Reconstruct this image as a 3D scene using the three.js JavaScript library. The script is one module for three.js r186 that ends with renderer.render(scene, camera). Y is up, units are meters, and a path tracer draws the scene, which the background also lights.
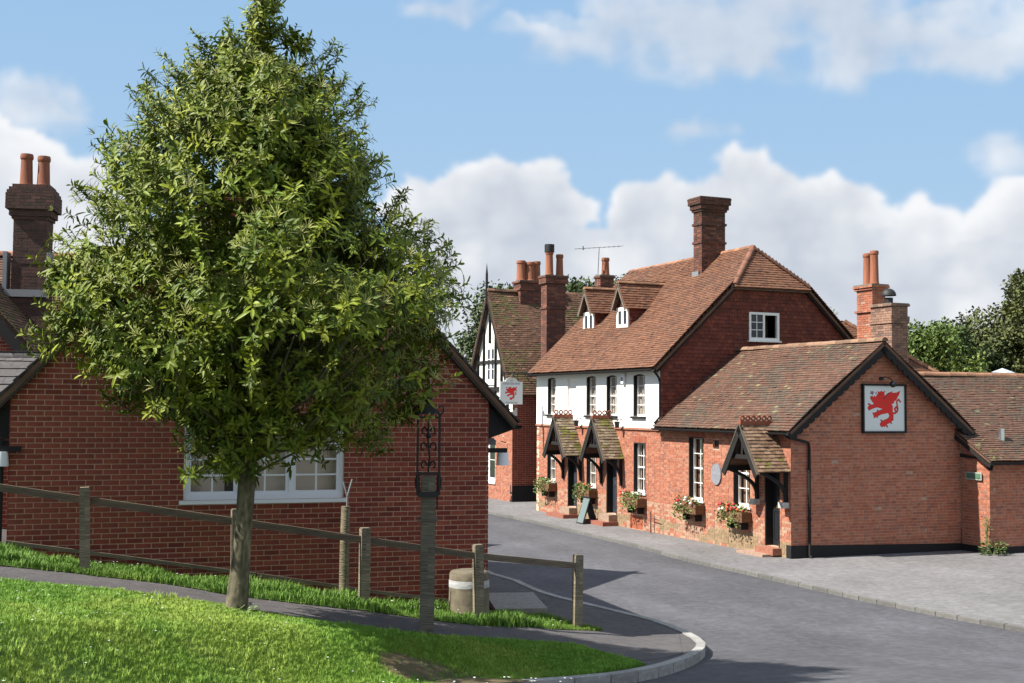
import * as THREE from 'three';
import { mergeGeometries } from 'three/addons/utils/BufferGeometryUtils.js';

// ---------------------------------------------------------------- camera, sky, sun, exposure
const scene = new THREE.Scene();
const camera = new THREE.PerspectiveCamera(30.56, 1024 / 683, 0.1, 3000);
camera.position.set(0, 3.8, 0);
camera.rotation.order = 'YXZ';
camera.rotation.set(Math.atan(64 / 1250), 0, 0.007);
const renderer = new THREE.WebGLRenderer({ antialias: true });
renderer.setSize(1024, 683);
renderer.toneMapping = THREE.LinearToneMapping;
renderer.toneMappingExposure = 2.1;
renderer.shadowMap.enabled = true;

const SUN_EL = 48 * Math.PI / 180, SUN_AZ = 17.8 * Math.PI / 180;
const toSun = new THREE.Vector3(-Math.cos(SUN_AZ) * Math.cos(SUN_EL), Math.sin(SUN_EL), Math.sin(SUN_AZ) * Math.cos(SUN_EL));
const sun = new THREE.DirectionalLight(new THREE.Color(1.0, 0.945, 0.85), 4.8);
sun.position.copy(toSun).multiplyScalar(80).add(new THREE.Vector3(0, 0, -25));
sun.target.position.set(0, 0, -25);
sun.castShadow = true; sun.shadow.mapSize.set(4096, 4096);
Object.assign(sun.shadow.camera, { left: -40, right: 40, top: 40, bottom: -40, near: 1, far: 200 });
scene.add(sun, sun.target);

// ---------------------------------------------------------------- random numbers and noise
function rngOf(seed) { let a = seed >>> 0; return () => { a = (a + 0x6D2B79F5) | 0; let t = Math.imul(a ^ (a >>> 15), 1 | a); t = (t + Math.imul(t ^ (t >>> 7), 61 | t)) ^ t; return ((t ^ (t >>> 14)) >>> 0) / 4294967296; }; }
let rnd = rngOf(7);
const rr = (a, b) => a + (b - a) * rnd();
const clamp = (x, a, b) => Math.max(a, Math.min(b, x));
const sstep = (a, b, x) => { const t = clamp((x - a) / (b - a), 0, 1); return t * t * (3 - 2 * t); };
const mix = (a, b, t) => a + (b - a) * t;
function hash3(x, y, z) { let h = (Math.imul(x, 374761393) + Math.imul(y, 668265263) + Math.imul(z, 2147483647 ^ 0x5bd1e995)) | 0; h = Math.imul(h ^ (h >>> 13), 1274126177); return ((h ^ (h >>> 16)) >>> 0) / 4294967296; }
function noise3(x, y, z) {
  const xi = Math.floor(x), yi = Math.floor(y), zi = Math.floor(z); let xf = x - xi, yf = y - yi, zf = z - zi;
  xf = xf * xf * (3 - 2 * xf); yf = yf * yf * (3 - 2 * yf); zf = zf * zf * (3 - 2 * zf);
  let r = 0;
  for (let k = 0; k < 8; k++) { const a = k & 1, b = (k >> 1) & 1, c = k >> 2; r += hash3(xi + a, yi + b, zi + c) * (a ? xf : 1 - xf) * (b ? yf : 1 - yf) * (c ? zf : 1 - zf); }
  return r;
}
function fbm(x, y, z, o = 4) { let s = 0, a = 0.5, t = 0; for (let i = 0; i < o; i++) { s += a * noise3(x, y, z); t += a; x = x * 2.03 + 7.1; y = y * 2.03 + 3.7; z = z * 2.03 + 1.3; a *= 0.5; } return s / t; }
function tnoise(x, y, p, seed) { // tileable value noise, period p
  const xi = Math.floor(x), yi = Math.floor(y); let xf = x - xi, yf = y - yi; xf = xf * xf * (3 - 2 * xf); yf = yf * yf * (3 - 2 * yf);
  const w = (v) => ((v % p) + p) % p; const h = (a, b) => hash3(w(a), w(b), seed);
  return mix(mix(h(xi, yi), h(xi + 1, yi), xf), mix(h(xi, yi + 1), h(xi + 1, yi + 1), xf), yf);
}
function tfbm(u, v, p, o, seed) { let s = 0, a = 0.5, t = 0; for (let i = 0; i < o; i++) { s += a * tnoise(u * p, v * p, p, seed + i); t += a; p *= 2; a *= 0.55; } return s / t; }

// ---------------------------------------------------------------- sky: blue air with a bank of cumulus
{
  const W = 2048, H = 1024, data = new Float32Array(W * H * 4);
  const F = 1250;
  // cumulus masses: azimuth, elevation of the middle, half widths (radians), strength
  const banks = [];
  const add = (px, py, rx, ry, s, high = 0) => banks.push([Math.atan((px - 512) / F), Math.atan((406 - py) / F), rx / F, ry / F, s, high]);
  add(455, 250, 75, 75, 1.0); add(520, 215, 70, 62, 1.1); add(575, 245, 50, 44, 0.95); add(655, 225, 55, 42, 1.0); add(755, 218, 66, 60, 1.12); add(815, 225, 70, 52, 1.05); add(895, 262, 65, 50, 1.05); add(965, 305, 60, 42, 0.95);
  add(1045, 252, 68, 52, 1.0); add(700, 260, 90, 50, 1.0); add(-55, 215, 110, 72, 0.92); add(60, 235, 85, 55, 0.95); add(30, 130, 34, 26, 0.6, 1);
  add(760, 22, 170, 52, 0.86, 1); add(880, 52, 105, 40, 0.8, 1); add(650, 8, 75, 34, 0.72, 1); add(455, 4, 46, 14, 0.6, 1); add(690, 130, 50, 20, 0.55, 1); add(990, 170, 60, 20, 0.5, 1);
  for (let j = 0; j < H; j++) {
    const el = ((j + 0.5) / H - 0.5) * Math.PI;
    for (let i = 0; i < W; i++) {
      const ph = ((i + 0.5) / W - 0.5) * 2 * Math.PI; // atan2(z, x)
      const dx = Math.cos(ph) * Math.cos(el), dz = Math.sin(ph) * Math.cos(el), dy = Math.sin(el);
      const az = Math.atan2(dx, -dz);
      const k = (j * W + i) * 4;
      const e = Math.max(0, el);
      const t = Math.pow(clamp(e / 0.75, 0, 1), 0.6);
      let r = mix(0.265, 0.088, t), g = mix(0.35, 0.200, t), b = mix(0.425, 0.365, t);
      if (el < 0) { r = 0.12; g = 0.125; b = 0.105; }
      else {
        let env = 0;
        const wx = (fbm(dx * 20 + 3, dy * 20, dz * 20 + 2.2, 4) - 0.5) * 0.06, wy = (fbm(dx * 20 + 13, dy * 20 + 8, dz * 20 + 6.2, 4) - 0.5) * 0.05; let hi = 0;
        for (const [ba, be, rx, ry, s, high] of banks) { const ab = el + wy > be, qx = (az + wx - ba) / (ab ? rx : rx * 1.5), qy = (el + wy - be) / (ab ? ry : high ? ry : 0.3); const q = qx * qx + qy * qy, v = s * (1 - q * 0.5); if (q < 4 && v > env) { env = v; hi = high; } }
        // the same kind of cloud over the rest of the sky
        const big = fbm(dx * 2.6 + 11, dy * 5.2 + 4, dz * 2.6 + 5, 4);
        const outside = sstep(0.46, 0.62, Math.abs(az)) + sstep(0.30, 0.42, el);
        if (outside > 0) { const v = clamp(outside, 0, 1) * clamp((big - 0.40) * 4.2, 0, 1.05) * (1 - 0.35 * sstep(0.5, 1.2, el)); if (v > env) { env = v; hi = 0; } }
        const bill = (x, y, z) => { let q = 0, am = 0.5, tt = 0; for (let o = 0; o < 5; o++) { q += am * Math.abs(2 * noise3(x, y, z) - 1); tt += am; x = x * 2.1 + 3.3; y = y * 2.1 + 1.7; z = z * 2.1 + 5.1; am *= 0.56; } return 1 - q / tt; };
        const n1 = bill(dx * 18 + 5, dy * 22 + 9, dz * 18 + 2), n2 = fbm(dx * 8 + 1, dy * 12 + 2, dz * 8 + 8, 4);
        const den = env + (n1 - 0.62) * 0.8 + (n2 - 0.5) * 0.55 - 0.42;
        const a = hi ? sstep(-0.05, 0.40, den) * 0.72 : sstep(0.0, 0.13, den);
        if (a > 0) {
          // thin tops towards the sun stay white, thick middles turn blue grey
          const n3 = bill(dx * 18 + 5 - 0.25, dy * 22 + 9 + 0.4, dz * 18 + 2);
          const lit = clamp((hi ? 0.62 : 1.02) + (n1 - n3) * 0.9 - (den - 0.05) * (hi ? 0.35 : 0.95) + (n2 - 0.5) * 1.1, 0, 1);
          const cr = mix(0.245, 0.455, lit), cg = mix(0.272, 0.458, lit), cb = mix(0.318, 0.465, lit);
          const aa = a * 0.96; r = mix(r, cr, aa); g = mix(g, cg, aa); b = mix(b, cb, aa);
        }
      }
      data[k] = r; data[k + 1] = g; data[k + 2] = b; data[k + 3] = 1;
    }
  }
  const sky = new THREE.DataTexture(data, W, H, THREE.RGBAFormat, THREE.FloatType);
  sky.mapping = THREE.EquirectangularReflectionMapping; sky.magFilter = THREE.LinearFilter; sky.minFilter = THREE.LinearFilter; sky.needsUpdate = true;
  scene.background = sky; scene.environment = sky;
}

// ---------------------------------------------------------------- helpers: names, meshes, materials
const taken = {};
function numbered(n) { const c = taken[n] || 0; taken[n] = c + 1; return c ? `${n}_${String(c).padStart(3, '0')}` : n; }
function tag(o, label, category, group, kind) { o.userData.label = label; if (category) o.userData.category = category; if (group) o.userData.group = group; if (kind) o.userData.kind = kind; return o; }
function thing(name, label, category, pos = [0, 0, 0], turn = 0, group) { const o = new THREE.Group(); o.name = numbered(name); o.position.set(...pos); o.rotation.y = turn; scene.add(o); return tag(o, label, category, group); }
const V = (x, y, z) => new THREE.Vector3(x, y, z);
function Fr(o, s, t) { const S = V(...s).normalize(), T0 = V(...t).normalize(), N = S.clone().cross(T0).normalize(), T = N.clone().cross(S).normalize(); const m = new THREE.Matrix4().makeBasis(S, T, N); m.setPosition(...o); return m; }
const ID = new THREE.Matrix4();
class MB {
  constructor() { this.p = []; this.c = []; this.t = []; }
  tri(a, b, c, col, uv) { this.p.push(a.x, a.y, a.z, b.x, b.y, b.z, c.x, c.y, c.z); for (let k = 0; k < 3; k++) this.c.push(col[0], col[1], col[2]); if (uv) this.t.push(...uv); else { const l = a.distanceTo(b); this.t.push(0, 0, l, 0, l / 2, a.distanceTo(c)); } }
  quad(a, b, c, d, col, uv) { const u = uv || (() => { const w = a.distanceTo(b), h = a.distanceTo(d); return [0, 0, w, 0, w, h, 0, h]; })(); this.tri(a, b, c, col, [u[0], u[1], u[2], u[3], u[4], u[5]]); this.tri(a, c, d, col, [u[0], u[1], u[4], u[5], u[6], u[7]]); }
  box(M, x0, x1, y0, y1, z0, z1, col = [1, 1, 1], skip = '') {
    const P = (x, y, z) => V(x, y, z).applyMatrix4(M);
    const A = P(x0, y0, z0), B = P(x1, y0, z0), C = P(x1, y1, z0), D = P(x0, y1, z0), E = P(x0, y0, z1), G = P(x1, y0, z1), H = P(x1, y1, z1), I = P(x0, y1, z1);
    this.quad(E, G, H, I, col, [x0, y0, x1, y0, x1, y1, x0, y1]);
    if (!skip.includes('b')) this.quad(B, A, D, C, col, [x1, y0, x0, y0, x0, y1, x1, y1]);
    if (!skip.includes('l')) this.quad(A, E, I, D, col, [z0, y0, z1, y0, z1, y1, z0, y1]);
    if (!skip.includes('r')) this.quad(G, B, C, H, col, [z1, y0, z0, y0, z0, y1, z1, y1]);
    if (!skip.includes('t')) this.quad(I, H, C, D, col, [x0, z1, x1, z1, x1, z0, x0, z0]);
    if (!skip.includes('u')) this.quad(A, B, G, E, col, [x0, z0, x1, z0, x1, z1, x0, z1]);
    return this;
  }
  // a bar of rectangular section between two points; w across, h along 'up'
  bar(a, b, w, h, col = [1, 1, 1], up = V(0, 1, 0)) {
    const d = b.clone().sub(a), L = d.length(); d.normalize(); let s = d.clone().cross(up); if (s.length() < 1e-4) s = d.clone().cross(V(1, 0, 0)); s.normalize(); const n = s.clone().cross(d).normalize();
    const M = new THREE.Matrix4().makeBasis(d, n, s); M.setPosition(a); return this.box(M, 0, L, -h / 2, h / 2, -w / 2, w / 2, col);
  }
  tube(pts, rad, col = [1, 1, 1], seg = 7, cap = true) {
    const rings = []; let prev = null;
    for (let i = 0; i < pts.length; i++) {
      const d = (pts[Math.min(i + 1, pts.length - 1)].clone().sub(pts[Math.max(i - 1, 0)])).normalize();
      let s = prev ? prev.clone().sub(d.clone().multiplyScalar(prev.dot(d))) : (Math.abs(d.y) > 0.9 ? V(1, 0, 0) : V(0, 1, 0)).cross(d); s.normalize(); prev = s; const n = d.clone().cross(s);
      const r = Array.isArray(rad) ? rad[i] : rad, ring = [];
      for (let k = 0; k < seg; k++) { const a = k / seg * Math.PI * 2; ring.push(pts[i].clone().addScaledVector(s, Math.cos(a) * r).addScaledVector(n, Math.sin(a) * r)); }
      rings.push(ring);
    }
    let len = 0;
    for (let i = 0; i + 1 < pts.length; i++) { const l = pts[i].distanceTo(pts[i + 1]); for (let k = 0; k < seg; k++) { const k2 = (k + 1) % seg, u0 = k / seg, u1 = (k + 1) / seg; this.quad(rings[i][k], rings[i][k2], rings[i + 1][k2], rings[i + 1][k], col, [u0, len, u1, len, u1, len + l, u0, len + l]); } len += l; }
    if (cap) for (const [ring, c, f] of [[rings[0], pts[0], 1], [rings[rings.length - 1], pts[pts.length - 1], 0]]) for (let k = 0; k < seg; k++) { const k2 = (k + 1) % seg; if (f) this.tri(c, ring[k2], ring[k], col); else this.tri(c, ring[k], ring[k2], col); }
    return this;
  }
  geo(g, M, col = [1, 1, 1]) { const q = (g.index ? g.toNonIndexed() : g).clone().applyMatrix4(M || ID); const P = q.attributes.position, U = q.attributes.uv; for (let i = 0; i < P.count; i++) { this.p.push(P.getX(i), P.getY(i), P.getZ(i)); this.c.push(...col); this.t.push(U ? U.getX(i) : 0, U ? U.getY(i) : 0); } return this; }
  geometry(smooth) {
    const g = new THREE.BufferGeometry(); g.setAttribute('position', new THREE.Float32BufferAttribute(this.p, 3)); g.setAttribute('color', new THREE.Float32BufferAttribute(this.c, 3)); g.setAttribute('uv', new THREE.Float32BufferAttribute(this.t, 2)); g.computeVertexNormals();
    if (smooth) smoothNormals(g, smooth === true ? 0.6 : smooth); return g;
  }
  build(name, mat, parent, smooth) { const m = mesh(this.geometry(smooth), mat); m.name = parent === scene ? numbered(name) : name; parent.add(m); return m; }
}
function smoothNormals(g, crease) {
  const P = g.attributes.position, N = g.attributes.normal, map = new Map(), c = Math.cos(crease * 1.5);
  for (let i = 0; i < P.count; i++) { const k = `${Math.round(P.getX(i) * 2e3)},${Math.round(P.getY(i) * 2e3)},${Math.round(P.getZ(i) * 2e3)}`; if (!map.has(k)) map.set(k, []); map.get(k).push(i); }
  const src = N.array.slice();
  for (const l of map.values()) for (const i of l) { let x = 0, y = 0, z = 0; const a = src[i * 3], b = src[i * 3 + 1], d = src[i * 3 + 2]; for (const j of l) { const e = src[j * 3], f = src[j * 3 + 1], h = src[j * 3 + 2]; if (a * e + b * f + d * h > c) { x += e; y += f; z += h; } } const q = Math.hypot(x, y, z) || 1; N.setXYZ(i, x / q, y / q, z / q); }
}
function mesh(g, mat) { const m = new THREE.Mesh(g, mat); m.castShadow = m.receiveShadow = true; return m; }
function shapeGeo(outline, holes, depth) { // outline in s,t; extruded from n=-depth to n=0
  const s = new THREE.Shape(outline.map(([x, y]) => new THREE.Vector2(x, y)));
  for (const h of holes || []) s.holes.push(new THREE.Path(h.map(([x, y]) => new THREE.Vector2(x, y))));
  const g = new THREE.ExtrudeGeometry(s, { depth, bevelEnabled: false }); g.translate(0, 0, -depth); return g;
}
const rectH = ([a, b, c, d]) => [[a, c], [b, c], [b, d], [a, d]];

// textures
function tex(size, rep, fn, srgb) {
  const d = new Uint8Array(size * size * 4);
  for (let j = 0; j < size; j++) for (let i = 0; i < size; i++) { const v = fn(i / size, j / size, i, j), k = (j * size + i) * 4; if (typeof v === 'number') d[k] = d[k + 1] = d[k + 2] = clamp(v, 0, 1) * 255; else for (let q = 0; q < 3; q++) d[k + q] = clamp(v[q], 0, 1) * 255; d[k + 3] = 255; }
  const t = new THREE.DataTexture(d, size, size); t.wrapS = t.wrapT = THREE.RepeatWrapping; t.magFilter = THREE.LinearFilter; t.minFilter = THREE.LinearMipmapLinearFilter; t.generateMipmaps = true; t.repeat.set(rep, rep); if (srgb) t.colorSpace = THREE.SRGBColorSpace; t.needsUpdate = true; return t;
}
const rg = rngOf(99);
const fineB = tex(512, 1, (u, v) => 0.55 * tfbm(u, v, 32, 4, 3) + 0.45 * rg());
const grainC = tex(512, 1.1, (u, v) => { const k = 0.74 + 0.26 * tfbm(u, v, 16, 5, 21) + (rg() - 0.5) * 0.16; return [k, k, k]; }, true);
const asphC = tex(1024, 0.16, (u, v) => { const a = tfbm(u, v, 5, 5, 31), b = tfbm(u, v, 64, 3, 41); const patch = sstep(0.50, 0.66, tfbm(u, v, 3, 3, 77)); const k = 0.66 + 0.13 * (a - 0.5) + 0.2 * (b - 0.5) + (rg() - 0.5) * 0.17 - 0.025 * patch; return [k, k * 0.995, k * 1.01]; }, true);
const asphB = tex(512, 2.2, (u, v) => 0.4 * tfbm(u, v, 90, 2, 51) + 0.6 * rg());
const woodC = tex(512, 1, (u, v) => { const g = tfbm(u * 0.25, v, 4, 3, 61), s = tnoise(u * 6, v * 90, 90, 62); const k = 0.62 + 0.22 * g + 0.24 * (s - 0.5) + (rg() - 0.5) * 0.1; return [k, k, k]; }, true);
const woodB = tex(512, 1, (u, v) => tnoise(u * 6, v * 90, 90, 62) * 0.7 + tfbm(u, v, 12, 3, 65) * 0.3);
const barkC = tex(512, 1, (u, v) => { const g = tnoise(u * 26, v * 5, 26, 71), s = tfbm(u, v, 10, 4, 72), k = 0.55 + 0.3 * (g - 0.5) + 0.45 * (s - 0.5); return [k, k, k]; }, true);
const grassC = tex(512, 0.55, (u, v) => { const a = tfbm(u, v, 6, 5, 81), b = rg(); const k = 0.72 + 0.5 * (a - 0.5) + (b - 0.5) * 0.2; return [k * (0.95 + 0.3 * (a - 0.5)), k, k * 0.9]; }, true);
const plasB = tex(512, 0.8, (u, v) => tfbm(u, v, 8, 5, 91));

const std = (o) => new THREE.MeshStandardMaterial(o);
const lin = (r, g, b) => new THREE.Color().setRGB(r, g, b);
const M = {
  brick: std({ vertexColors: true, roughness: 0.93, map: grainC, bumpMap: fineB, bumpScale: 0.004 }),
  mortar: std({ color: lin(0.48, 0.32, 0.23), roughness: 1, bumpMap: fineB, bumpScale: 0.004 }),
  mortarDk: std({ color: lin(0.58, 0.42, 0.30), roughness: 1, bumpMap: fineB, bumpScale: 0.004 }),
  tile: std({ vertexColors: true, roughness: 0.9, map: grainC, bumpMap: fineB, bumpScale: 0.004 }),
  deck: std({ color: lin(0.24, 0.135, 0.085), roughness: 1, map: woodC }),
  plaster: std({ color: lin(0.80, 0.79, 0.76), roughness: 0.85, bumpMap: plasB, bumpScale: 0.004 }),
  white: std({ color: lin(0.80, 0.80, 0.78), roughness: 0.45 }),
  upvc: std({ color: lin(0.74, 0.76, 0.80), roughness: 0.35 }),
  black: std({ color: lin(0.010, 0.009, 0.010), roughness: 0.85, map: grainC }),
  blackWood: std({ color: lin(0.016, 0.013, 0.012), roughness: 0.9, map: woodC, bumpMap: woodB, bumpScale: 0.004 }),
  redWood: std({ color: lin(0.10, 0.035, 0.025), roughness: 0.7, map: woodC, bumpMap: woodB, bumpScale: 0.004 }),
  oak: std({ vertexColors: true, roughness: 0.9, map: woodC, bumpMap: woodB, bumpScale: 0.008 }),
  glass: std({ color: lin(0.02, 0.022, 0.026), roughness: 0.06, metalness: 0.0 }),
  clear: new THREE.MeshPhysicalMaterial({ color: lin(1, 1, 1), roughness: 0.03, transmission: 1, thickness: 0, ior: 1.5 }),
  pot: std({ vertexColors: true, roughness: 0.9, map: grainC, bumpMap: fineB, bumpScale: 0.004 }),
  iron: std({ color: lin(0.02, 0.02, 0.022), roughness: 0.6, metalness: 0.3 }),
  steel: std({ color: lin(0.75, 0.76, 0.78), roughness: 0.28, metalness: 1 }),
  lead: std({ color: lin(0.20, 0.21, 0.23), roughness: 0.7, metalness: 0.2 }),
  stone: std({ vertexColors: true, roughness: 0.95, map: grainC, bumpMap: fineB, bumpScale: 0.008 }),
  road: std({ vertexColors: true, color: lin(0.215, 0.217, 0.238), roughness: 0.92, map: asphC, bumpMap: asphB, bumpScale: 0.006 }),
  pave: std({ color: lin(0.215, 0.20, 0.20), roughness: 0.95, map: asphC, bumpMap: asphB, bumpScale: 0.006 }),
  paveOld: std({ color: lin(0.41, 0.40, 0.395), roughness: 0.95, map: asphC, bumpMap: asphB, bumpScale: 0.005 }),
  soil: std({ color: lin(0.30, 0.205, 0.125), roughness: 1, map: grassC, bumpMap: fineB, bumpScale: 0.02 }),
  lawn: std({ color: lin(0.20, 0.33, 0.04), roughness: 1, map: grassC, bumpMap: fineB, bumpScale: 0.02 }),
  blade: new THREE.MeshPhysicalMaterial({ color: lin(1, 1, 1), roughness: 0.75, side: THREE.DoubleSide }),
  leaf: new THREE.MeshPhysicalMaterial({ color: lin(1, 1, 1), roughness: 0.5, specularIntensity: 0.4, transmission: 0.18, thickness: 0, side: THREE.DoubleSide }),
  farLeaf: std({ color: lin(1, 1, 1), roughness: 0.8, side: THREE.DoubleSide }),
  bark: std({ color: lin(0.40, 0.35, 0.22), roughness: 0.95, map: barkC, bumpMap: barkC, bumpScale: 0.012 }),
  curtain: std({ color: lin(0.55, 0.47, 0.38), roughness: 1, side: THREE.DoubleSide }),
  lampWhite: std({ color: lin(0.75, 0.77, 0.8), roughness: 0.4 }),
};

// ---------------------------------------------------------------- course work: bricks and tiles laid row by row
function spans(outline, holes, t) { // intervals of s inside outline at height t, minus holes
  const xs = []; for (let i = 0; i < outline.length; i++) { const [x0, y0] = outline[i], [x1, y1] = outline[(i + 1) % outline.length]; if ((y0 <= t) !== (y1 <= t)) xs.push(x0 + (x1 - x0) * (t - y0) / (y1 - y0)); }
  xs.sort((a, b) => a - b); let iv = []; for (let i = 0; i + 1 < xs.length; i += 2) iv.push([xs[i], xs[i + 1]]);
  for (const [a, b, c, d] of holes) if (t > c - 0.012 && t < d + 0.012) { const nx = []; for (const [x0, x1] of iv) { if (b <= x0 || a >= x1) nx.push([x0, x1]); else { if (a > x0) nx.push([x0, a]); if (b < x1) nx.push([b, x1]); } } iv = nx; }
  return iv.filter(([a, b]) => b - a > 0.03);
}
// a wall: mortar body plus proud bricks
function brickWall(parent, Mx, outline, holes, o) {
  let sA = 1e9, sB = -1e9; for (const [x] of outline) { sA = Math.min(sA, x); sB = Math.max(sB, x); }
  const body = mesh(shapeGeo(outline.map(([x, y]) => [clamp(x, sA + 0.012, sB - 0.012), y]), holes.map(rectH), o.depth || 0.25), o.mortar || M.mortar); body.geometry.applyMatrix4(new THREE.Matrix4().makeTranslation(0, 0, -0.007).premultiply(Mx)); body.name = o.name || 'wall'; parent.add(body);
  const L = o.L || 0.215, h = 0.075, j = o.joint || 0.0105; let y0 = 1e9, y1 = -1e9; for (const [, y] of outline) { y0 = Math.min(y0, y); y1 = Math.max(y1, y); }
  const mb = new MB(), single = []; let row = 0;
  for (let t = y0; t < y1; t += h, row++) {
    const tc = t + h / 2;
    for (const [a, b] of spans(outline, holes, tc)) {
      let s = a, k = 0; const flem = o.bond === 'flemish';
      const step0 = flem ? (row % 2 ? 0.055 : 0) : (row % 2 ? 0.5 * (L + j) : 0);
      // bricks are laid on a grid common to the whole wall so the bond runs through
      const unit = flem ? L + 0.1025 + 2 * j : L + j; let g = Math.floor((a - step0) / unit) * unit + step0 + (flem && row % 2 ? unit / 2 : 0); if (flem) g -= unit;
      while (g < b) {
        const pieces = flem ? [[g, g + L, 0], [g + L + j, g + L + j + 0.1025, 1]] : [[g, g + L, 0]];
        for (const [p0, p1, hd] of pieces) {
          const c0 = Math.max(p0, a), c1 = Math.min(p1, b); if (c1 - c0 < 0.025) continue;
          const col = o.color((c0 + c1) / 2, tc, hd, k++); const z = rr(-0.0025, 0.0025);
          if (o.single && c1 - c0 > L - 0.002 && o.single((c0 + c1) / 2, tc)) single.push([c0, t + j, z]);
          else mb.box(Mx, c0, c1, t + j, t + h, -0.02, z, col, 'b');
        }
        g += unit;
      }
      s = b;
    }
  }
  const bm = mb.build('bricks', M.brick, parent); bm.userData.kind = 'stuff';
  return { body, bricks: bm, single };
}
// tiles in courses up a slope (n = outward); lower edges stand proud
function tiles(parent, Mx, outline, holes, o) {
  if (!o.nodeck) { const d = mesh(shapeGeo(outline, holes.map(rectH), o.deckDepth || 0.07), o.deck || M.deck); d.geometry.applyMatrix4(Mx); d.name = o.deckName || 'roof_deck'; parent.add(d); }
  const g = o.gauge || 0.1, w = o.w || 0.165; let y0 = 1e9, y1 = -1e9; for (const [, y] of outline) { y0 = Math.min(y0, y); y1 = Math.max(y1, y); }
  const mb = new MB(); let row = 0; const P = (s, t, n) => V(s, t, n).applyMatrix4(Mx); const sag = o.sag || (() => 0); const th = o.th || 0.014;
  for (let t = y0 - 0.02; t < y1 - 0.01; t += g, row++) {
    const rj = rr(-0.004, 0.004);
    for (const [a, b] of spans(outline, holes, clamp(t + g * 0.5, y0 + 0.001, y1 - 0.001))) {
      let s = Math.floor(a / w) * w - (row % 2 ? w / 2 : 0);
      for (; s < b; s += w) {
        const c0 = Math.max(s, a), c1 = Math.min(s + w - 0.004, b); if (c1 - c0 < 0.02) continue;
        const col = o.color((c0 + c1) / 2, t, row); const j = rr(-0.006, 0.006), lift = rr(0, 0.007) + (rnd() < 0.03 ? 0.012 : 0), tw = rr(-0.004, 0.004), z = Math.max(-0.004, sag((c0 + c1) / 2, t)) + 0.012;
        const t0 = t + j + rj, t1 = t + g * 1.35 + rj; const n0 = z + th + 0.014 + lift, n1 = z + th * 0.6;
        const A = P(c0, t0, n0 - tw), B = P(c1, t0, n0 + tw), C = P(c1, t1, n1), D = P(c0, t1, n1), E = P(c0, t0, n0 - th - 0.006), G = P(c1, t0, n0 - th - 0.006), H = P(c1, t1, n1 - th), I = P(c0, t1, n1 - th);
        mb.quad(A, B, C, D, col, [c0, t0, c1, t0, c1, t1, c0, t1]); mb.quad(E, G, B, A, col); mb.quad(E, A, D, I, col); mb.quad(G, H, C, B, col);
      }
    }
  }
  const m = mb.build(o.name || 'tiles', M.tile, parent); m.userData.kind = 'stuff'; return m;
}
const halfTile = new Map();
function ridgeTiles(parent, a, b, r, col, o = {}) { // each ridge tile a piece of its own
  const d = b.clone().sub(a), L = d.length(); d.normalize(); const n = Math.max(1, Math.round(L / (o.len || 0.32))), l = L / n;
  const variants = [0, 1, 2].map((k) => { const key = `${r},${l.toFixed(3)},${k},${col.join()}`; if (!halfTile.has(key)) { const mb = new MB(); const c = col.map((x) => x * (0.8 + 0.25 * k)); const g = new THREE.CylinderGeometry(r, r * (o.flare || 1), l * 0.985, 9, 1, false, Math.PI, Math.PI); g.rotateX(Math.PI / 2); g.rotateZ(Math.PI / 2 + Math.PI); mb.geo(g, null, c); const gm = mb.geometry(0.5); halfTile.set(key, gm); } return halfTile.get(key); });
  const s = d.clone().cross(V(0, 1, 0)).normalize(), u = s.clone().cross(d).normalize();
  for (let i = 0; i < n; i++) { const m = mesh(variants[Math.floor(rnd() * 3)], M.tile); m.name = 'ridge_tile'; const B = new THREE.Matrix4().makeBasis(s, u, d.clone().negate()); B.setPosition(a.clone().addScaledVector(d, (i + 0.5) * l).addScaledVector(u, rr(-0.006, 0.006) - r * 0.3)); m.applyMatrix4(B); parent.add(m); }
}
// board following a polyline in a plane frame: depth h below the line, thickness w
function bargeBoard(parent, Mx, pts, h, w, name, mat, scallop) {
  const mb = new MB();
  for (let i = 0; i + 1 < pts.length; i++) {
    const [x0, y0] = pts[i], [x1, y1] = pts[i + 1]; const L = Math.hypot(x1 - x0, y1 - y0), ux = (x1 - x0) / L, uy = (y1 - y0) / L; let nx = uy, ny = -ux; if (ny > 0) { nx = -nx; ny = -ny; }
    const low = [], n = scallop ? Math.round(L / 0.22) : 1;
    if (scallop) for (let k = 0; k < n; k++) for (const [q, dd] of [[0, 0.75], [0.15, 0.98], [0.5, 1.05], [0.85, 0.98], [1, 0.75]]) low.push([(k + q) / n * L, h * dd]); else low.push([0, h], [L, h]);
    const out = [[x0, y0], ...low.map(([q, dd]) => [x0 + ux * q + nx * dd, y0 + uy * q + ny * dd]), [x1, y1]];
    mb.geo(shapeGeo(out, [], w), Mx);
  }
  return mb.build(name, mat, parent);
}
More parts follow.
